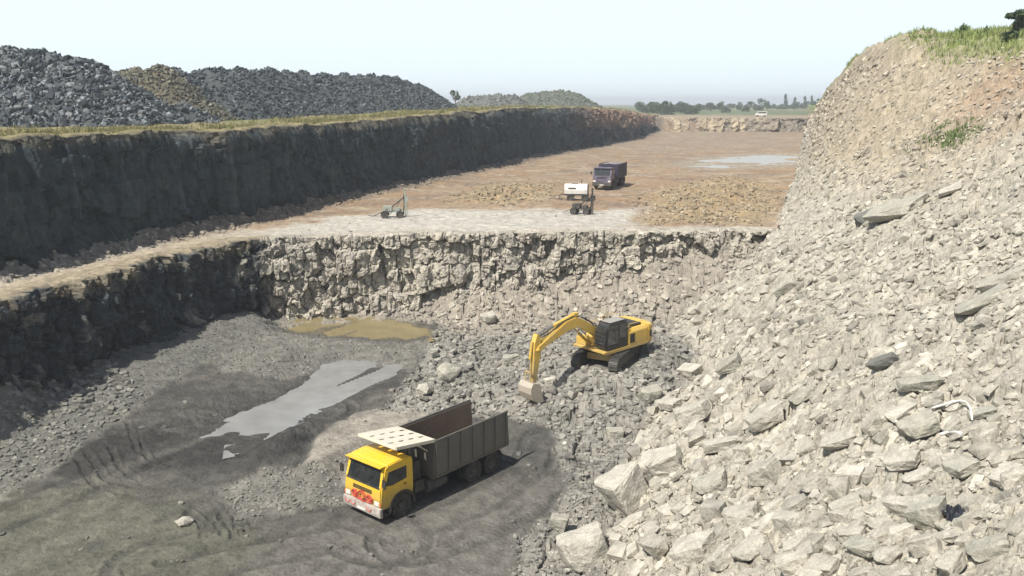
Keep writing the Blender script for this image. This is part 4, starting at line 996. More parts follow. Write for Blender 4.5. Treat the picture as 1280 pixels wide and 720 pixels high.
def make_tipper(loc, heading, scale, label, name, col_cab, col_body, guard=True, load=False, red=True, col_in=None):
    root = empty(name, loc, heading, scale); tag(root, label, 'dump truck')
    # chassis, axles, running gear
    m = MB(); m.box(-3.9, 3.9, -.47, -.37, .82, 1.08); m.box(-3.9, 3.9, .37, .47, .82, 1.08)
    for x in (-3.8, -2.3, -.6, .9, 2.2, 3.8): m.box(x, x + .12, -.37, .37, .86, 1.04)
    for x in (2.95, -1.75, -3.1): m.tube([(x, -1.0, .52), (x, 1.0, .52)], .09)
    for x in (-1.75, -3.1): m.tube([(x, -.22, .52), (x, .22, .52)], .24, 14)
    m.box(-3.0, -1.9, -.62, -.52, .62, .80); m.box(-3.0, -1.9, .52, .62, .62, .80)
    m.build('chassis', M_blk, root)
    for s in (-1, 1):
        wheel(root, 2.95, s * 1.06, .57, .34, s)
        for x in (-1.75, -3.1): wheel(root, x, s * .92, .57, .29, s, dual=True)
    # cab shell with wheel arch
    arch = [(2.95 + .66 * math.cos(a), .55 + .66 * math.sin(a)) for a in np.linspace(.25, math.pi - .35, 9)]
    prof = [(4.06, .72)] + [(3.59, .72)] + arch[1:] + [(2.28, .85), (2.22, 1.3), (2.24, 2.85), (2.36, 3.0), (3.1, 3.06), (3.72, 3.0), (3.88, 2.88), (4.14, 1.78), (4.20, 1.2), (4.16, .80)]
    m = MB(); m.prism(prof, -1.21, 1.21); m.build('cab', col_cab, root, bevel=.06)
    # windscreen lies in the sloping front
    def front(z): return 4.14 - (z - 1.78) * (.26 / 1.10) if z > 1.78 else 4.20 - (z - 1.2) * .1
    m = MB(); zz = [1.86, 2.72]
    v = []
    for off in (.004, -.02):
        for (y, z) in ((-1.06, zz[0]), (1.06, zz[0]), (1.0, zz[1]), (-1.0, zz[1])): v.append((front(z) + off + .012, y, z))
    m.add(v, [(0, 1, 2, 3), (7, 6, 5, 4), (0, 4, 5, 1), (1, 5, 6, 2), (2, 6, 7, 3), (3, 7, 4, 0)])
    ws = m.build('windscreen', M_gls, root, bevel=.01)
    m = MB()
    for (ya, yb, za, zb) in ((-1.10, 1.10, 1.80, 1.87), (-1.05, 1.05, 2.71, 2.76)): m.prism([(front(za) + .035, za), (front(zb) + .03, zb), (front(zb) - .02, zb), (front(za) - .02, za)], ya, yb)
    m.build('windscreen_seal', M_blk, root, bevel=0)
    m = MB(); [m.tube([(front(1.84) + .05, y, 1.84), (front(2.4) + .05, y + .42, 2.35)], .012, 5) for y in (-.7, .15)]; m.build('wiper', M_blk, root, bevel=0)
    m = MB(); m.box(3.80, 4.12, -1.16, 1.16, 2.93, 2.99); m.build('sun_visor', col_cab, root, bevel=.01)
    for s in (-1, 1):
        y0, y1 = s * 1.20, s * 1.222
        d = MB(); d.prism([(2.55, 1.28), (2.55, 2.72), (3.76, 2.72), (3.98, 1.86), (3.98, 1.28), (3.62, 1.24)], min(y0, y1), max(y0, y1)); dr = d.build('door', col_cab, root, bevel=.012)
        g = MB(); g.prism([(2.66, 1.92), (2.66, 2.62), (3.70, 2.62), (3.88, 1.92), (3.5, 1.82)], min(s * 1.223, s * 1.236), max(s * 1.223, s * 1.236)); g.build('window', M_gls, dr, bevel=.003)
        h = MB(); h.box(2.68, 2.86, min(s * 1.224, s * 1.26), max(s * 1.224, s * 1.26), 1.62, 1.66); h.build('handle', M_blk, dr, bevel=.004)
        a = MB(); a.tube([(3.98, s * 1.2, 2.55), (4.15, s * 1.42, 2.5), (4.15, s * 1.42, 1.85), (4.0, s * 1.22, 1.8)], .018, 6); a.box(4.11, 4.17, s * 1.42 - .11, s * 1.42 + .11, 1.98, 2.42); a.build('mirror', M_blk, root, bevel=.006)
        f = MB(); out = [(2.95 + .76 * math.cos(t), .55 + .76 * math.sin(t)) for t in np.linspace(-.05, math.pi + .05, 15)]; inn = [(2.95 + .68 * math.cos(t), .55 + .68 * math.sin(t)) for t in np.linspace(math.pi + .05, -.05, 15)]
        f.prism(out + inn, min(s * 1.0, s * 1.26), max(s * 1.0, s * 1.26)); f.build('mudguard', M_blk, root, bevel=.008)
        b = MB(); b.box(3.62, 3.95, min(s * .95, s * 1.2), max(s * .95, s * 1.2), .42, .47); b.box(3.62, 3.95, min(s * .95, s * 1.2), max(s * .95, s * 1.2), .72, .76); b.build('step', M_blk, root, bevel=.006)
        l = MB(); l.box(4.17, 4.225, min(s * .80, s * 1.12), max(s * .80, s * 1.12), .92, 1.12); l.build('headlight', M_lmp, root, bevel=.02)
        l = MB(); l.box(4.13, 4.21, min(s * 1.13, s * 1.20), max(s * 1.13, s * 1.20), .92, 1.10); l.build('indicator', M_amb, root, bevel=.01)
    m = MB(); [m.box(4.155, 4.205 - .008 * k, -.62, .62, 1.40 + .075 * k, 1.435 + .075 * k) for k in range(3)]; m.build('grille', M_blk, root, bevel=.004)
    m = MB(); m.prism([(4.10, .40), (4.26, .42), (4.29, .60), (4.27, .84), (4.10, .86)], -1.24, 1.24); bmp = m.build('bumper', M_bmp if guard else M_blk, root, bevel=.02)
    if red:
        m = MB()
        def loop(cy, cz, ry, rz_, x=4.215, w=.016, n=16): m.tube([(x, cy + ry * math.cos(2 * math.pi * i / n), cz + rz_ * math.sin(2 * math.pi * i / n)) for i in range(n + 1)], w, 5)
        loop(0, 1.12, .14, .14, w=.028); loop(0, 1.12, .27, .24, w=.028)
        for s in (-1, 1):
            loop(s * .50, 1.12, .20, .15, w=.026); loop(s * .50, 1.12, .10, .07, w=.026); m.tube([(4.215, s * .12, .92), (4.21, s * .36, .90), (4.21, s * .62, .96), (4.21, s * .72, 1.18), (4.20, s * .56, 1.28), (4.20, s * .3, 1.30)], .018, 5)
        m.build('red_ornament', M_red, root, bevel=0, label='red looping ornament painted on the lower front')
        m = MB(); [m.tube([(4.30, y, .74), (4.30, y + .1, .62), (4.30, y + .24, .58), (4.30, y + .34, .72)], .02, 5) for y in (-1.1, -.72, .36)]; m.build('painted_stripe', M_red, bmp, bevel=0)
    m = MB(); m.box(4.255, 4.30, -.27, .27, .50, .62); m.build('number_plate', M_wht, root, bevel=.003)
    for o in root.children_recursive:
        if o.type == 'MESH' and o.name.split('.')[0] in ('cab', 'windscreen', 'windscreen_seal', 'wiper', 'sun_visor', 'door', 'window', 'handle', 'mirror', 'grille'):
            for v in o.data.vertices:
                if v.co.z > 1.3: v.co.z = 1.3 + (v.co.z - 1.3) * .83
    # gear behind the cab
    m = MB(); m.box(1.55, 2.12, -1.05, .95, 1.1, 2.2); m.tube([(1.8, .55, 2.1), (1.8, .55, 2.9)], .18, 14); m.tube([(1.75, -.5, 1.2), (1.62, -.3, 3.0)], .12, 12); m.box(1.5, 2.1, .5, 1.15, .8, 1.35)
    m.tube([(2.05, .9, 1.0), (2.05, .98, 2.6), (2.0, .98, 2.9)], .06, 8); m.build('air_filter_and_hoist', M_blk, root, bevel=.02)
    m = MB(); m.tube([(.1, .95, .80), (1.35, .95, .80)], .30, 18); m.build('fuel_tank', M_blk, root, bevel=.02)
    m = MB(); m.box(.2, 1.2, -1.15, -.62, .55, 1.0); m.build('battery_box', M_blk, root)
    # tipping body
    x0, x1 = -4.2, .92; zb, zt = 1.22, 2.92; w = 1.27
    m = MB(); m.box(x0, x1, -w + .02, w - .02, zb, zb + .10)
    for x in np.arange(x0 + .1, x1, .5): m.box(x, x + .1, -w + .05, w - .05, zb - .12, zb)
    m.box(x0, x1 - .2, -.52, -.42, 1.08, zb - .001); m.box(x0, x1 - .2, .42, .52, 1.08, zb - .001); body = m.build('body_floor', M_stin, root, bevel=.008)
    for s in (-1, 1):
        a, b = sorted((s * w, s * (w - .06))); m = MB(); m.prism([(x0 - .12, zb), (x0 + .0, zt), (x1, zt), (x1, zb)], a, b)
        sd = m.build('side_panel', col_body, root, bevel=.006)
        a, b = sorted((s * (w - .065), s * (w - .075))); m = MB(); m.prism([(x0 - .08, zb + .11), (x0 + .03, zt - .02), (x1 - .02, zt - .02), (x1 - .02, zb + .11)], a, b); m.build('inner_lining', col_in or M_stin, sd, bevel=0)
        a, b = sorted((s * (w - .03), s * (w + .05))); r = MB(); r.box(x0, x1, a, b, zt, zt + .09); r.build('top_rail', col_body, sd, bevel=.008)
        a, b = sorted((s * w, s * (w + .055))); r = MB()
        for x in np.linspace(x0 + .06, x1 - .14, 7): r.box(x, x + .10, a, b, zb + .02, zt)
        r.box(x0 - .05, x1, a, b, zb - .06, zb + .02); r.build('rib', col_body, sd, bevel=.006)
    m = MB(); m.box(x1, x1 + .06, -w, w, zb, zt + .08); m.build('front_wall', col_body, root, bevel=.006)
    if guard:
        m = MB(); zg = zt + .10; X0, X1 = x1 - .05, 3.28; wy = 1.25; gi0 = len(C.objects)
        ys = np.linspace(-wy, wy, 5); gap = .13
        for i in range(4): m.box(X0, X1, ys[i] + (gap / 2 if i else 0), ys[i + 1] - (gap / 2 if i < 3 else 0), zg, zg + .035)
        xs = np.linspace(X0, X1, 5)
        for i in range(5): m.box(max(X0, xs[i] - .14), min(X1, xs[i] + .14), -wy + .01, wy - .01, zg + .002, zg + .030)
        g = m.build('cab_guard', M_cream, root, bevel=.004, label='cream slotted guard plate jutting over the cab roof')
        m = MB(); m.box(X0, X1, -wy - .03, -wy, zg - .10, zg + .05); m.box(X0, X1, wy, wy + .03, zg - .10, zg + .05); m.box(X1, X1 + .03, -wy, wy, zg - .08, zg + .05)
        for s in (-1, 1): m.tube([(x1 + .03, s * .9, zt - .5), (2.0, s * .9, zg - .02)], .04, 6)
        fr_ = m.build('guard_frame', M_cream, g, bevel=.004)
        sh = Matrix.Translation((X0, 0, zg)) @ Matrix.Rotation(-.15, 4, 'Y') @ Matrix.Translation((-X0, 0, -zg))
        for q_ in (g, fr_): q_.data.transform(sh)
    else:
        m = MB(); m.box(x0 - .14, x0 - .08, -w, w, zb, zt - .1); [m.box(x0 - .2, x0 - .14, y, y + .1, zb, zt - .1) for y in (-1.1, -.4, .3, 1.0)]; m.build('tailgate', col_body, root, bevel=.006)
    if load:
        n = 26; X, Y = np.meshgrid(np.linspace(x0, x1, n), np.linspace(-w + .08, w - .08, 14), indexing='ij'); Z = zt - .25 + .45 * np.cos((X - (x0 + x1) / 2) / 3.3) * np.cos(Y) + .14 * fbm(X * 2, Y * 2, 5)
        V = np.stack([X, Y, Z], -1).reshape(-1, 3); i = np.arange(n - 1)[:, None] * 14; j = np.arange(13)[None]; F = np.stack([i + j, i + 14 + j, i + 15 + j, i + 1 + j], -1).reshape(-1, 4)
        mesh_obj('load', V, F, paint('spoil_load', (.20, .18, .19), .9), root)
    # rear lights and mudflaps
    m = MB(); [m.box(-3.75, -3.72, s * .92 - .3, s * .92 + .3, .35, 1.0) for s in (-1, 1)]; m.box(-4.02, -3.95, -1.1, 1.1, .62, .72); m.build('rear_bar', M_blk, root, bevel=.004)
    m = MB(); [m.box(-4.05, -4.02, s * .9 - .14, s * .9 + .14, .62, .74) for s in (-1, 1)]; m.build('tail_light', M_red, root, bevel=.004)
    return root
TH = math.atan2(-.76, -.64)
make_tipper((TRUCK_XY[0], TRUCK_XY[1], TRUCK_Z - .03), TH, 1.0, 'yellow cabbed tipper truck with empty open grey body and cream guard over the cab', 'tipper_truck', M_yel, M_stl)

# ------------------------------------------------------------------ excavator
def make_excavator(loc, head_up, head_tr, scale, pitch):
    root = empty('excavator', loc, head_up, scale); tag(root, 'yellow tracked excavator with dark cab, digging with its arm reaching left off a rubble heap', 'excavator')
    rel = head_tr - head_up; RM = Matrix.Rotation(rel, 4, 'Z')
    def build_under(m, name, mat, parent, bevel=.01, label=None):
        m.v = [tuple(RM @ Vector(q)) for q in m.v]; return m.build(name, mat, parent, bevel, label=label)
    L, Rr, w, g = 2.45, .46, .6, 1.3
    for s in (-1, 1):
        y0, y1 = s * g - w / 2, s * g + w / 2
        # chain of shoes round the frame
        path = []; a = L - Rr
        per = 2 * 2 * a + 2 * math.pi * Rr; n = 54
        for i in range(n):
            d = per * i / n
            if d < 2 * a: p = (-a + d, 2 * Rr + .05); t = 0
            elif d < 2 * a + math.pi * Rr: an = (d - 2 * a) / Rr; p = (a + Rr * math.sin(an), Rr + .05 + Rr * math.cos(an)); t = -an
            elif d < 4 * a + math.pi * Rr: q = d - 2 * a - math.pi * Rr; p = (a - q, .05); t = math.pi
            else: an = (d - 4 * a - math.pi * Rr) / Rr; p = (-a - Rr * math.sin(an), Rr + .05 - Rr * math.cos(an)); t = math.pi - an
            path.append((p, t))
        m = MB()
        for (px, pz), t in path:
            c, s2 = math.cos(t), math.sin(t); hl = per / n * .46
            for (ha, hb, za, zb_) in ((-hl, hl, -.03, .03), (-.02, .02, .03, .08)):
                v = [];
                for dx in (ha, hb):
                    for yy in (y0, y1):
                        for dz in (za, zb_): v.append((px + dx * c - dz * s2, yy, pz + dx * s2 + dz * c))
                m.add(v, [(0, 1, 3, 2), (4, 6, 7, 5), (0, 4, 5, 1), (2, 3, 7, 6), (0, 2, 6, 4), (1, 5, 7, 3)])
        tr = build_under(m, 'track', M_blk, root, 0)
        m = MB(); m.box(-a, a, y0 + .12, y1 - .12, .22, .80); build_under(m, 'track_frame', M_blk, tr)
        m = MB()
        for x in (-a, a): m.tube([(x, y0 + .1, Rr + .05), (x, y1 - .1, Rr + .05)], Rr - .06, 20)
        for x in np.linspace(-a + .55, a - .55, 7): m.tube([(x, y0 + .06, .2), (x, y1 - .06, .2)], .12, 12)
        build_under(m, 'roller', M_blk, tr)
    m = MB(); m.box(-1.0, 1.0, -1.05, 1.05, .42, .85); m.tube([(0, 0, .8), (0, 0, 1.12)], .75, 28); build_under(m, 'undercarriage', M_exy, root)
    # upper structure
    m = MB(); m.prism([(-2.5, 1.12), (1.55, 1.12), (1.75, 1.22), (1.75, 1.34), (-2.5, 1.34)], -1.45, 1.45); m.build('platform', M_exy, root)
    m = MB(); m.prism_x([(-1.43, 1.345), (1.43, 1.345), (1.43, 2.20), (1.33, 2.34), (-1.33, 2.34), (-1.43, 2.20)], -2.45, -.55); hood = m.build('engine_hood', M_exy, root, bevel=.03)
    m = MB(); m.box(-2.3, -1.35, -.95, .95, 2.342, 2.50); m.tube([(-1.0, -.7, 2.3), (-1.0, -.7, 2.85)], .07, 10); m.box(-1.2, -.65, .1, 1.1, 2.342, 2.40); m.build('top_cover', M_blk, hood, bevel=.02)
    for s in (-1, 1):
        m = MB(); a, b = sorted((s * 1.431, s * 1.440)); m.box(-1.15, -.70, a, b, 1.48, 2.08)
        for k in range(5): a, b = sorted((s * 1.436, s * 1.455)); m.box(-1.13, -.72, a, b, 1.52 + .11 * k, 1.55 + .11 * k)
        m.build('side_vent', M_blk, hood, bevel=0)
    m = MB(); out = [(-1.45 + .0, -2.46)] 
    cw = [(-2.46, -1.45), (-2.46, 1.45), (-2.9, 1.40), (-3.15, 1.05), (-3.25, .5), (-3.25, -.5), (-3.15, -1.05), (-2.9, -1.40)]
    n = len(cw); m.add([(x, y, 1.10) for x, y in cw] + [(x, y, 2.38) for x, y in cw], [tuple(range(n)), tuple(range(n, 2 * n))[::-1]] + [(i, n + i, n + (i + 1) % n, (i + 1) % n) for i in range(n)])
    cwo = m.build('counterweight', M_exy, root, bevel=.07)
    m = MB(); m.add([(-2.62, 1.438 + .012, 1.55), (-2.86, 1.412 + .012, 1.55), (-2.86, 1.412 + .012, 1.95), (-2.62, 1.438 + .012, 1.95), (-2.62, 1.40, 1.55), (-2.86, 1.38, 1.55), (-2.86, 1.38, 1.95), (-2.62, 1.40, 1.95)],
                    [(0, 1, 2, 3), (7, 6, 5, 4), (0, 4, 5, 1), (1, 5, 6, 2), (2, 6, 7, 3), (3, 7, 4, 0)]); m.build('dark_marking', M_blk, cwo, bevel=0)
    m = MB(); m.box(-.5, 1.5, -1.43, -.5, 1.345, 1.85); m.build('tool_box', M_exy, root, bevel=.03)
    rl = MB(); rl.tube([(-.5, -1.38, 1.85), (-.5, -1.38, 2.6), (1.4, -1.38, 2.5), (1.4, -1.38, 1.85)], .025, 6); rl.build('hand_rail', M_exy, root, bevel=0); rl = MB(); rl.tube([(-2.3, 1.3, 2.3), (-2.3, 1.3, 2.75), (-.7, 1.3, 2.75), (-.7, 1.3, 2.3)], .02, 6); rl.build('hand_rail', M_exy, root, bevel=0)
    # cab
    cp_ = [(-.45, 1.36), (1.45, 1.36), (1.62, 1.75), (1.50, 2.6), (1.22, 3.12), (-.32, 3.12), (-.45, 3.0)]
    m = MB(); m.prism(cp_, .42, 1.42); cab = m.build('cab', M_blk, root, bevel=.05, label='dark grey cab')
    for y0, y1 in ((1.422, 1.436), (.404, .418)):
        m = MB(); m.prism([(.42, 1.75), (1.36, 1.75), (1.42, 2.2), (1.36, 2.6), (1.14, 2.98), (.42, 2.98)], y0, y1); m.prism([(-.34, 2.0), (.32, 2.0), (.32, 2.98), (-.34, 2.98)], y0, y1); m.build('side_window', M_gls, cab, bevel=.003)
    def fr(z): return np.interp(z, [1.36, 1.75, 2.6, 3.12], [1.45, 1.62, 1.50, 1.22])
    m = MB()
    for za, zb_ in ((1.80, 2.56), (2.62, 3.02)): m.prism([(fr(za) + .014, za), (fr(zb_) + .014, zb_), (fr(zb_) - .01, zb_), (fr(za) - .01, za)], .52, 1.32)
    m.build('front_window', M_gls, cab, bevel=.003)
    m = MB(); m.box(-.3, 1.1, .5, 1.34, 3.13, 3.18)
    for k in range(5): z = 1.85 + k * .25; m.tube([(fr(z) + .05, .46, z), (fr(z) + .05, 1.38, z)], .022, 6)
    for y in (.46, 1.38): m.tube([(fr(z) + .05, y, z) for z in (1.5, 1.75, 2.2, 2.6, 2.9)], .022, 6)
    m.build('cab_guard_bars', M_blk, cab, bevel=0)
    m = MB(); m.box(-.3, 1.1, .5, 1.34, 3.182, 3.20); m.build('roof_plate', paint('dusty_roof', (.30, .29, .26), .7), cab, bevel=0)
    # boom (banana), stick, bucket : outline in x-z
    def plate(pts, half, name, mat, parent=root, bevel=.02): mm = MB(); mm.prism(pts, -half, half); return mm.build(name, mat, parent, bevel)
    yb = -.05
    boom = plate([(.25, 1.62), (.55, 1.55), (1.6, 2.35), (2.9, 3.05), (3.7, 3.02), (5.1, 2.60), (6.35, 2.10), (6.48, 2.28), (6.30, 2.50), (5.0, 3.10), (3.9, 3.62), (3.1, 3.74), (2.5, 3.52), (1.3, 2.75), (.3, 2.05)], .26, 'boom', M_exy)
    m = MB(); m.tube([(.42, -.36, 1.82), (.42, .36, 1.82)], .12); m.build('boom_pin', M_exy, boom); m = MB(); m.tube([(6.3, -.34, 2.3), (6.3, .34, 2.3)], .1); m.build('boom_pin', M_exy, boom); m = MB(); m.box(2.75, 3.15, -.14, .14, 3.65, 4.0); m.build('cylinder_lug', M_exy, boom)
    def cyl(a, b, y, r, frac=.58):
        a = Vector((a[0], y, a[1])); b = Vector((b[0], y, b[1])); c = a.lerp(b, frac)
        m = MB(); m.tube([a, c], r, 12); o = m.build('hydraulic_cylinder', M_exy, root, 0); m = MB(); m.tube([c, b], r * .55, 10); m.build('piston_rod', M_chr, o, 0)
    for s in (-1, 1): cyl((1.25, 1.45), (3.05, 3.15), s * .36, .10)
    cyl((2.95, 3.92), (6.15, 3.22), 0, .10)
    stick = plate([(6.10, 3.20), (6.32, 3.30), (6.55, 2.75), (6.62, 2.2), (6.75, .55), (6.68, .15), (6.50, .15), (6.42, .5), (6.12, 1.75), (5.98, 2.3)], .19, 'stick', M_exy)
    cyl((6.62, 2.85), (6.98, .98), 0, .085)
    m = MB(); m.tube([(6.98, -.2, .98), (6.98, .2, .98)], .06); 
    for y in (-.22, .22): m.tube([(6.98, y, .98), (6.66, y, .75)], .04, 6); m.tube([(6.98, y, .98), (7.05, y, .30)], .045, 6)
    m.build('bucket_link', M_exy, stick, 0)
    m = MB()
    for y in (-.2, -.12, .12, .2): m.tube([(.5, y, 2.1), (1.3, y, 2.95), (2.4, y, 3.62), (3.1, y, 3.82), (4.2, y, 3.62), (5.2, y, 3.2), (5.9, y * .8, 3.0), (6.2, y * .8, 3.15)], .022, 5)
    m.build('hydraulic_hose', M_blk, boom, 0)
    m = MB(); m.tube([(-2.2, -1.2, 2.4), (-2.2, -1.2, 2.8), (-.7, -1.2, 2.8), (-.7, -1.2, 2.4)], .02, 6); m.build('hand_rail', M_exy, root, 0)
    # bucket: curved shell, cheeks, teeth
    out = [(6.55, .22), (7.10, .38), (7.30, .10), (7.32, -.30), (7.12, -.72), (6.75, -.98), (6.25, -1.02)]; inn = [(x - .05 * (x > 6.3) * .6, z + (.05 if z < 0 else -.05)) for x, z in out[::-1]]
    m = MB(); m.prism(out + [(6.25, -.96), (6.72, -.92), (7.06, -.68), (7.25, -.28), (7.23, .08), (7.06, .31), (6.57, .16)], -.62, .62); bk = m.build('bucket', M_wst, root, .01)
    for s in (-1, 1): a, b = sorted((s * .62, s * .58)); m = MB(); m.prism([(6.55, .2), (7.08, .33), (7.26, .08), (7.27, -.29), (7.08, -.69), (6.73, -.94), (6.27, -.98), (6.42, -.4)], a, b); m.build('bucket_cheek', M_wst, bk, .005)
    m = MB(); [m.prism([(6.27, -1.03), (6.27, -.95), (5.98, -1.0), (5.98, -1.02)], y - .05, y + .05) for y in (-.52, -.26, 0, .26, .52)]; m.build('bucket_teeth', M_wst, bk, .004)
    root.rotation_euler = (R(pitch[0]), R(pitch[1]), head_up)
    return root
make_excavator((HEAP[0] - .45, HEAP[1] + .1, EXC_Z - .02), math.atan2(-.64, -.77), math.atan2(-.89, -.45), .93, (0, 2))

# ------------------------------------------------------------------ machines on the bench
M_nav = paint('plum_paint', (.030, .026, .055), .45, dirt=.35, dirt_col=(.16, .13, .16)); M_pur = paint('faded_plum_panel', (.085, .07, .11), .5, dirt=.5, dirt_col=(.36, .32, .34))
q = P(762, 233, BENCH); zq = H1(*q)
make_tipper((q[0], q[1], zq - .03), math.atan2(-.94, -.35), .98, 'dark plum coloured tipper truck standing loaded on the brown bench', 'tipper_truck', M_pur, M_nav, guard=False, load=True, red=False)
def compressor():
    q = P(721, 251, BENCH); root = empty('air_compressor', (q[0], q[1], H1(*q)), R(-6)); tag(root, 'white wheeled air compressor with rounded top on the pale bench pad', 'air compressor')
    sec = [(-.75, .75), (.75, .75), (.80, 1.2), (.68, 1.62), (.35, 1.82), (-.35, 1.82), (-.68, 1.62), (-.80, 1.2)]
    m = MB(); m.prism_x(sec, -1.35, .95); b = m.build('housing', M_wht, root, .04)
    m = MB(); m.prism_x([(y * 1.01, z * 1.003) for y, z in sec], .95, 1.15); m.build('end_panel', M_wht, root, .02)
    m = MB(); m.box(-.95, -.1, -.82, -.80, 1.35, 1.47); m.box(-.6, .1, -.25, .25, 1.825, 1.84); m.box(-1.36, -1.352, -.5, .5, 1.0, 1.5); m.build('vent', M_blk, b, 0)
    m = MB(); m.box(-1.4, 1.3, -.6, .6, .60, .745); m.tube([(-1.4, 0, .66), (-2.5, 0, .5), (-2.6, 0, .35)], .05, 8); m.tube([(-1.3, -.5, .66), (-2.4, 0, .5)], .035, 6); m.tube([(-1.3, .5, .66), (-2.4, 0, .5)], .035, 6); m.tube([(-1.9, 0, .6), (-1.9, 0, .05)], .04, 8); m.build('chassis', M_blk, root, .008)
    for x in (-.7, .9):
        for s in (-1, 1): wheel(root, x, s * .88, .38, .22, s)
    m = MB(); m.tube([(.5, .3, 1.8), (.5, .3, 2.15), (.6, .3, 2.25)], .05, 8); m.build('exhaust_pipe', M_blk, root, 0)
    m = MB(); m.box(1.16, 1.28, -.72, .72, .78, 1.75); m.build('radiator_grille', M_blk, root, .01)
compressor()
def drill(u, v, rz, label, mast_h, s, body_mat):
    q = P(u, v, BENCH); root = empty('rock_drill', (q[0], q[1], H1(*q)), rz, s); tag(root, label, 'rock drill', None)
    m = MB(); m.box(-1.0, .9, -.35, .35, .5, .62); m.box(-.9, -.1, -.4, .4, .62, 1.05); m.box(.1, .6, -.3, .3, .62, .9); m.build('carriage', body_mat, root, .02)
    m = MB(); m.tube([(.9, 0, .55), (1.0, 0, 1.2), (.95, 0, 2.0)], .06, 8); m.tube([(-.2, 0, .9), (.95, 0, 1.8)], .05, 8); m.tube([(-1.0, .3, .5), (-1.9, .1, .12)], .04, 6); m.tube([(-1.0, -.3, .5), (-1.9, -.1, .12)], .04, 6); m.build('support_arm', M_blk, root, 0)
    m = MB(); m.box(1.02, 1.16, -.10, .10, -.05, mast_h); m.box(1.0, 1.18, -.14, .14, mast_h, mast_h + .08); m.box(1.16, 1.38, -.12, .12, mast_h * .55, mast_h * .55 + .5); m.tube([(1.27, 0, mast_h * .55), (1.27, 0, -.1)], .025, 6); m.build('mast', body_mat, root, .01)
    for x in (-.75, .6):
        for sd in (-1, 1): wheel(root, x, sd * .55, .33, .16, sd)
    m = MB(); m.tube([(1.2, .1, 1.9), (.6, .5, 1.5), (.1, .6, .6), (-.6, .9, .06), (-1.6, .8, .05), (-2.4, 1.4, .05)], .03, 6); m.tube([(-.5, -.4, .9), (-1.0, -.8, .2), (-.4, -1.3, .05), (.8, -1.2, .05)], .025, 6); m.build('hose', M_blk, root, 0)
drill(727, 268, R(-20), 'dark wheeled rock drill with a thin upright mast in front of the white compressor', 2.6, .95, M_blk)
drill(492, 272, R(4), 'grey green wheeled rock drill at the left end of the pale bench pad', 2.5, 1.05, paint('grey_green_paint', (.30, .34, .29), .6, dirt=.4))

def van():
    d = 350; x = (945 - 640) / FPX * d; y = d; root = empty('van', (x, y, H1(x, y)), R(175)); tag(root, 'small white van parked beyond the far rock face', 'van')
    m = MB(); m.prism([(-2.2, .4), (2.1, .4), (2.25, .9), (1.9, 1.25), (1.2, 2.0), (-2.1, 2.05), (-2.25, 1.9)], -.9, .9); m.build('body', M_wht, root, .08)
    m = MB(); m.prism([(1.28, 1.92), (1.88, 1.30), (1.90, 1.33), (1.31, 1.96)], -.78, .78); [m.prism([(-1.9, 1.3), (1.6, 1.3), (1.1, 1.85), (-1.9, 1.85)], min(s * .9, s * .915), max(s * .9, s * .915)) for s in (-1, 1)]; m.build('window', M_gls, root, 0)
    for a in (-1.4, 1.4):
        for s in (-1, 1): wheel(root, a, s * .82, .34, .2, s)
van()

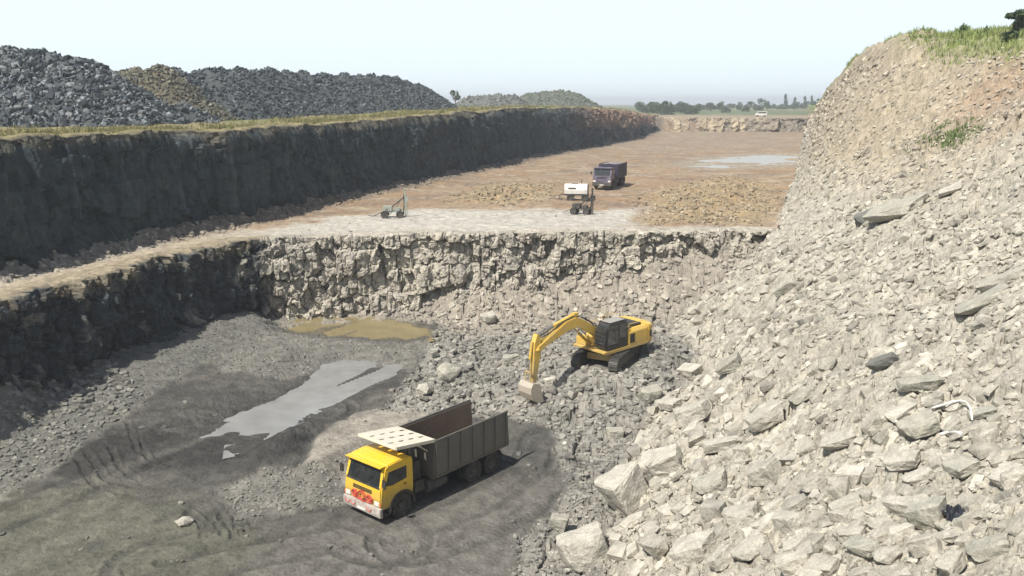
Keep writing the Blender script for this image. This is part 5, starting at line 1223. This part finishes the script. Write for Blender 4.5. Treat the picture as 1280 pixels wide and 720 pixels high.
# ------------------------------------------------------------------ litter on the bank, dark sheet standing in for a shadow
def strip(pix, r, name, label, cat, mat):
    q = []
    for (u0, v0), (u1, v1) in zip(pix[:-1], pix[1:]):
        for k in range(4): f = k / 4; p, t = hit(u0 + (u1 - u0) * f, v0 + (v1 - v0) * f); q.append(np.array((p[0], p[1], p[2] + .26)))
    p, t = hit(*pix[-1]); q.append(np.array((p[0], p[1], p[2] + .26))); q = np.array(q)
    for _ in range(2): q[1:-1] = .25 * q[:-2] + .5 * q[1:-1] + .25 * q[2:]
    m = MB(); o0 = Vector(q[0]); m.tube([Vector(p) - o0 for p in q], [r * (.6 + .5 * abs(math.sin(i))) for i in range(len(q))], 7); o = m.build(name, mat, None, 0, smooth=True); o.location = o0; tag(o, label, cat)
strip([(1162, 521), (1185, 514), (1205, 511), (1212, 520), (1214, 536)], .036, 'plastic_pipe', 'longer bent white plastic strip on the rubble bank', 'plastic strip', M_wht)
strip([(1111, 524), (1115, 533), (1122, 541)], .06, 'plastic_pipe', 'short white plastic scrap left of the longer white strip', 'plastic strip', M_wht)
strip([(1174, 553), (1190, 551), (1201, 553)], .055, 'plastic_pipe', 'short flat white scrap just below the longer white strip', 'plastic strip', M_wht)
def add_shadow_sheet():  # added dark sheet in place of the shadow behind the grey block
    p, t = hit(1196, 648); n = 14; r = np.random.default_rng(4); V = []; F = []
    for i in range(n):
        for j in range(n):
            a, b = i / (n - 1) - .5, j / (n - 1) - .5; z = .12 + .14 * math.sin(i * 1.3 + j * .7) * math.cos(j * 1.1) + r.uniform(-.03, .03) - .5 * (a * a + b * b)
            V.append((a * .55 + r.uniform(-.02, .02), b * .75 + r.uniform(-.02, .02), z))
    for i in range(n - 1):
        for j in range(n - 1): F.append((i * n + j, (i + 1) * n + j, (i + 1) * n + j + 1, i * n + j + 1))
    m, t_, b_ = new_mat('shadow_black'); b_.inputs['Base Color'].default_value = (.02, .022, .03, 1); b_.inputs['Roughness'].default_value = .35
    o = mesh_obj('shadow_sheet', V, F, m); sm = o.modifiers.new('thick', 'SOLIDIFY'); sm.thickness = .01; o.location = p + np.array((0, 0, .08)); tag(o, 'crumpled black sheet standing in for the shadow beside a grey block, below the white strips', 'plastic sheet')
add_shadow_sheet()

# ------------------------------------------------------------------ haze
HAZE = 0.0006
m = bpy.data.materials.new('haze_air'); t = nt(m); t.nodes.clear(); o_ = t.nodes.new('ShaderNodeOutputMaterial'); pv = t.nodes.new('ShaderNodeVolumePrincipled')
pv.inputs['Color'].default_value = (.93, .96, 1.0, 1); pv.inputs['Density'].default_value = HAZE; pv.inputs['Anisotropy'].default_value = .2
t.links.new(pv.outputs[0], o_.inputs['Volume'])
b = MB(); b.box(-2700, 2700, -2700, 2700, -21.5, 15); hz = b.build('haze', m, None, 0); tag(hz, kind='stuff')
